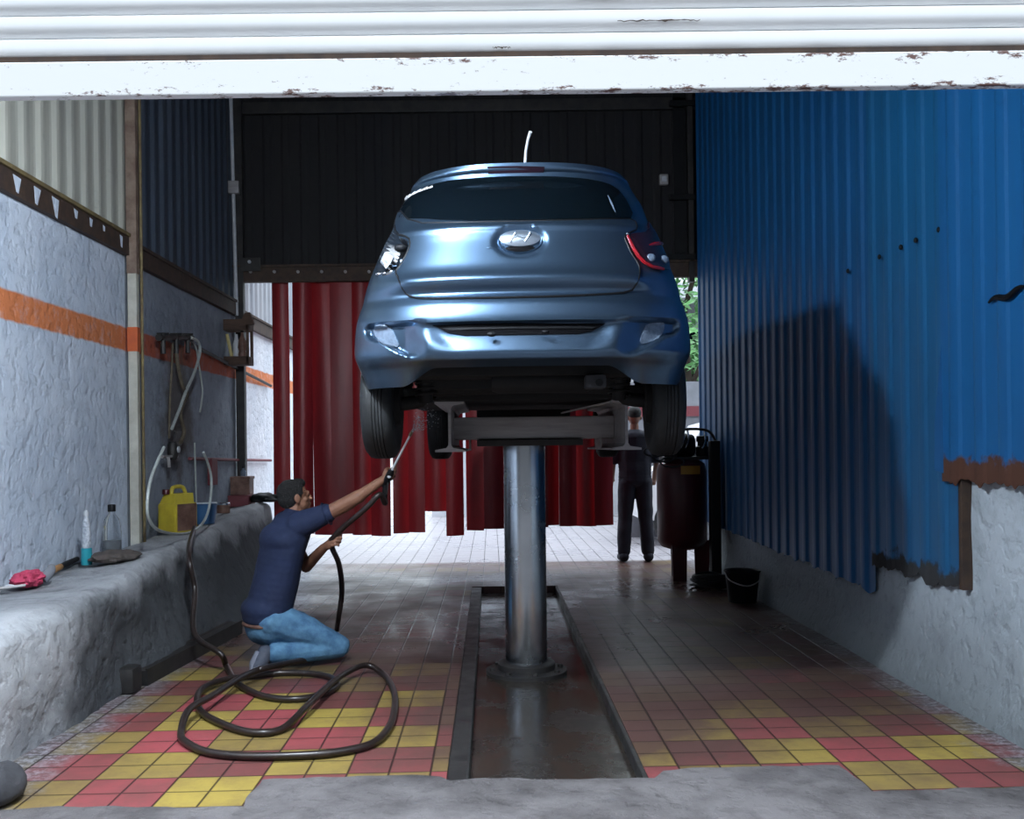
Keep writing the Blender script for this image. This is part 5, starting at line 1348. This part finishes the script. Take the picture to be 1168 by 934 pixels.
for k, (px, py) in enumerate(((297, 556), (304, 566), (291, 548))):
    p = at(px, py, 12.2+.45*k); p.x += (.22, .22, .42)[k]; p.z = .13
    bm = NB(); ball(bm, p, (.17, .17, .14), 3)
    for v in bm.verts: v.co += Vector((1, .6, .8))*.06*noise.noise(v.co*5)
    alone('rubble_sack', bm, M['pale_wall'], ('white sack in the sun behind the ledge end, nearest the kneeling man', 'white sack in the sun behind the ledge, lower one', 'white sack in the sun behind the ledge, farthest and highest')[k], 'sack', 'white sacks outside the back')
# rusty tray rack on the corner post, with a tube and bottles in it
wx = XL+.12
rk = at(269, 391, 10.75)
rack = root('wall_rack', 'rusty little open rack hung on the left wall near the corner post', 'rack', rk)
w2, h2, dp = .165, .245, .11
bm = NB(); box(bm, rk+Vector((-w2, -dp, -h2)), rk+Vector((w2, dp, -h2+.09)), .008); obj('bottom_tray', bm, M['wood'], rack, False)
bm = NB(); box(bm, rk+Vector((-w2, -dp, h2-.12)), rk+Vector((w2, dp, h2)), .008); obj('top_board', bm, M['wood'], rack, False)
for sx in (-w2, w2-.03):
    for sy in (-dp, dp-.03):
        bm = NB(); box(bm, rk+Vector((sx, sy, -h2)), rk+Vector((sx+.03, sy+.03, h2)), .004); obj('upright', bm, M['lift_steel'] if sx < 0 else M['wood'], rack, False)
bm = NB(); prism(bm, [rk+Vector((w2-.09, -dp-.01, h2-.06)), rk+Vector((w2+.06, -dp-.01, h2-.06)), rk+Vector((w2+.015, -dp-.01, h2+.07)), rk+Vector((w2-.04, -dp-.01, h2+.06))], (0, .08, 0)); fixn(bm); obj('corner_plate', bm, M['wood'], rack, False)
q = rk + Vector((-.07, 0, -h2+.09))
tb = root('paper_tube', 'pale yellow tube leaning in the rusty rack', 'tube', q)
bm = NB(); tube(bm, [q+Vector((.025, 0, .0)), q+Vector((-.025, 0, .25))], .018, 10); obj('tube_body', bm, mat('pale_yellow_card', (.62, .5, .22), rough=.6), tb)
q = rk + Vector((.0, .02, -h2+.09))
bo = root('rack_bottle', 'pale bottle in the middle of the rusty rack', 'bottle', q)
bm = NB(); lathe(bm, [(0, 0), (.036, 0), (.038, .14), (.02, .20), (.016, .25), (0, .25)], q, 16); obj('bottle_body', bm, M['white_pvc'], bo)
q = rk + Vector((.075, -.02, -h2+.09))
bo = root('rack_bottle', 'dark brown bottle on the right in the rusty rack', 'bottle', q)
bm = NB(); lathe(bm, [(0, 0), (.042, 0), (.045, .03), (.036, .06), (.048, .10), (.042, .17), (.016, .23), (.014, .27), (0, .27)], q, 16); obj('bottle_body', bm, M['brown_label'], bo)
bm = NB(); lathe(bm, [(0, .265), (.018, .265), (.018, .29), (0, .29)], q, 12); obj('cap', bm, M['black_plastic'], bo)
# conduits along the left wall
def wallp(px, py, off=.04): return atx(px, py, XL+off)
bm = NB(); tube(bm, [wallp(214, 390), wallp(270, 420), wallp(309, 440)], .018, 8); alone('wall_pipe', bm, M['dark_steel'], 'dark thin pipe sloping along the left wall below the rack', 'pipe')
bm = NB(); tube(bm, [wallp(216, 523), wallp(270, 524.5), wallp(309, 525)], .016, 8); alone('wall_pipe', bm, M['dark_red_pipe'], 'dull red pipe running level along the left wall above the ledge boxes', 'pipe')
p = wallp(243, 534, .05)
bm = NB(); box(bm, p+Vector((-.03, -.10, -.17)), p+Vector((.02, .10, .10)), .006); alone('hanging_board', bm, M['dark_red_pipe'], 'small dark red board hanging under the level red pipe', 'board', smooth=False)
# tap fittings and looped tubes on the wall
vb = wallp(203, 388, .06)
ft = root('wall_fitting', 'dark wall fitting with taps above the looped clear tubes', 'fitting', vb)
bm = NB(); tube(bm, [wallp(181, 385, .09), wallp(204, 384, .09), wallp(219, 386, .09)], .030, 10); obj('manifold', bm, M['dark_steel'], ft)
for px in (186, 201, 214):
    bm = NB(); c = wallp(px, 390, .10); tube(bm, [c+UP*.07, c-UP*.10], [.020, .024], 8); tube(bm, [c+Vector((-.05, 0, .07)), c+Vector((.05, 0, .07))], .010, 6); obj('tap', bm, M['dark_steel'], ft)
bm = NB(); c = wallp(214, 397, .08); box(bm, c-Vector((.02, .03, .06)), c+Vector((.02, .03, .06)), .006); obj('tag_plate', bm, mat('salmon_plate', (.55, .2, .15), rough=.6), ft, False)
def wt(L, r, m, label, cat='tube', name='hanging_tube', off=.07):
    bm = NB(); tube(bm, spline([wallp(x, y, off) for x, y in L], 6), r, 8); alone(name, bm, m, label, cat)
wt([(218, 385), (226, 390), (228, 402), (222, 424), (213, 444), (205, 466), (196, 489)], .014, M['tube_clear'], 'pale clear tube curving down from the right end of the wall fitting', off=.12)
wt([(197, 392), (196, 420), (194, 455), (193, 500)], .010, M['old_cord'], 'thin dirty cord hanging straight from the left of the wall fitting')
wt([(201, 386), (202, 410), (208, 440), (213, 450), (206, 470), (210, 492), (206, 505)], .018, M['old_cord'], 'thick dirty brown cord bundle knotted below the wall fitting', off=.10)
wt([(220, 389), (224, 398), (226, 410), (229, 430), (231, 445), (230, 458), (228, 470)], .009, M['tube_clear'], 'short pale tube end hanging right of the curved clear tube')
wt([(187, 510), (178, 530), (171, 550), (168, 575), (170, 592), (180, 604), (200, 609), (220, 606), (234, 592), (240, 570), (241, 545), (237, 528), (232, 516)], .011, M['tube_clear'], 'big loop of clear tube hanging in front of the yellow jerrycan', off=.52)
wt([(222, 505), (223, 540), (224, 575), (225, 598)], .008, M['tube_clear'], 'thin clear tube hanging down right of the yellow jerrycan', off=.16)
p = wallp(197, 514, .08)
rg = root('pressure_regulator', 'dark pressure regulator on the wall above the yellow jerrycan', 'regulator', p)
bm = NB(); lathe(bm, [(0, -.08), (.03, -.08), (.045, -.05), (.045, .05), (.03, .08), (0, .08)], p, 16); obj('regulator_body', bm, M['dark_steel'], rg)
bm = NB(); lathe(bm, [(0, 0), (.028, 0), (.028, .012), (0, .014)], p+Vector((.046, 0, .01)), 16, Matrix.Rotation(math.pi/2, 4, 'Y')); obj('gauge', bm, M['white_pvc'], rg, label='pale gauge face')
bm = NB(); tube(bm, [p+Vector((0, -.28, -.05)), p+Vector((0, -.05, -.05)), p+Vector((0, .12, -.05))], .013, 8); tube(bm, [p+Vector((.02, -.18, -.05)), p+Vector((.02, -.16, -.14))], .014, 8); obj('tap_arm', bm, M['lift_steel'], rg)

# ------------------------------------------------------------------ outside, behind the opening
def leafy(name, label, base, h, rad, n, seed):
    r = root(name, label, 'tree', base); rn = random.Random(seed); b = Vector(base)
    bm = NB(); tube(bm, spline([b, b+Vector((.05, .02, h*.3)), b+Vector((-.04, .05, h*.62))], 4), [.13]*4+[.10]*4+[.07], 10)
    for k in range(5):
        a = k*1.3; tube(bm, [b+Vector((0, 0, h*(.35+.06*k))), b+Vector((rad*.6*math.cos(a), rad*.6*math.sin(a), h*(.6+.06*k)))], [.05, .02], 6)
    obj('trunk', bm, M['bark'], r)
    bm = NB()
    for k in range(n):
        d = Vector((rn.gauss(0, 1), rn.gauss(0, 1), rn.gauss(0, 1))).normalized()*rn.random()**.45
        c = b + Vector((d.x*rad, d.y*rad, h*.66 + d.z*h*.36)); c += Vector((1, 1, 1))*.3*noise.noise(c*1.5)
        s = .07+.06*rn.random(); u = Vector((rn.gauss(0, 1), rn.gauss(0, 1), rn.gauss(0, .5))).normalized(); w = u.orthogonal().normalized()
        q = [bm.verts.new(c+u*s), bm.verts.new(c+w*s*.45), bm.verts.new(c-u*s), bm.verts.new(c-w*s*.45)]; bm.faces.new(q)
    obj('crown', bm, M['leaf'], r, False)
q = at(786, 300, 16.4); leafy('tree', 'leafy green tree seen high in the gap beside the car', (q.x-.1, 16.4, 0), 6.0, 1.15, 1300, 3)
q = at(790, 400, 17.6); leafy('shrub', 'green shrub seen low in the gap between car and blue cladding', (q.x-.1, 18.3, 0), 3.4, .75, 1500, 8)
q = at(780, 400, 19.5)
bl = root('building', 'pale house wall with a grey roof edge seen through the gap beside the car', 'building', (q.x, 20, 0))
bm = NB(); box(bm, (q.x-5, 19.6, 0), (q.x+4, 20.4, 4.2)); obj('wall', bm, M['pale_wall'], bl, False)
bm = NB(); prism(bm, [(q.x-5.2, 19.2, 4.1), (q.x+4.2, 19.2, 4.1), (q.x+4.2, 20.5, 4.6), (q.x-5.2, 20.5, 4.6)], (0, 0, .12)); fixn(bm); obj('roof', bm, M['grey_wall'], bl, False)
bm = NB(); box(bm, (q.x-.8, 19.56, 2.6), (q.x+.5, 19.6, 3.6), .01); obj('window', bm, M['glass'], bl, False)
q = at(786, 455, 14.6)
gw = root('boundary_wall', 'grey boundary wall with a red base stripe behind the white car', 'wall', (q.x, 14.9, 0))
bm = NB(); box(bm, (q.x-.9, 14.8, 0), (q.x+3, 15.0, 2.32)); obj('wall_body', bm, M['grey_wall'], gw, False)
bm = NB(); box(bm, (q.x-.9, 14.78, 1.80), (q.x+3, 14.80, 1.95)); obj('red_stripe', bm, M['dark_red_pipe'], gw, False, label='red stripe')
q = at(786, 482, 13.6)
wc = root('white_car', 'white parked car glimpsed beyond the compressor', 'car', (q.x+.5, 13.8, 0))
bm = NB(); yv = 13.5
prof = [(-1.0, .35), (-1.05, .80), (-1.0, 1.0), (-.55, 1.10), (-.15, 1.66), (.2, 1.74), (1.8, 1.74), (2.3, 1.1), (2.6, 1.0), (2.6, .35)]
prism(bm, [(q.x+.35+a, yv, b) for a, b in prof], (0, 1.15, 0)); fixn(bm); obj('car_body', bm, M['white_paint'], wc, False)
bm = NB(); prism(bm, [(q.x+.35+a, yv-.006, b) for a, b in ((-.42, 1.15), (-.08, 1.60), (.20, 1.66), (.9, 1.66), (.9, 1.15))], (0, .004, 0)); fixn(bm); obj('side_window', bm, M['glass'], wc, False)
for dx in (-.55, 1.95):
    bm = NB(); lathe(bm, [(0, 0), (.2, 0), (.30, .02), (.32, .05), (.32, .16), (.30, .2), (0, .2)], (q.x+.35+dx, yv+.17, .33), 24, Matrix.Rotation(math.pi/2, 4, 'X')); obj('wheel', bm, M['tyre'], wc)
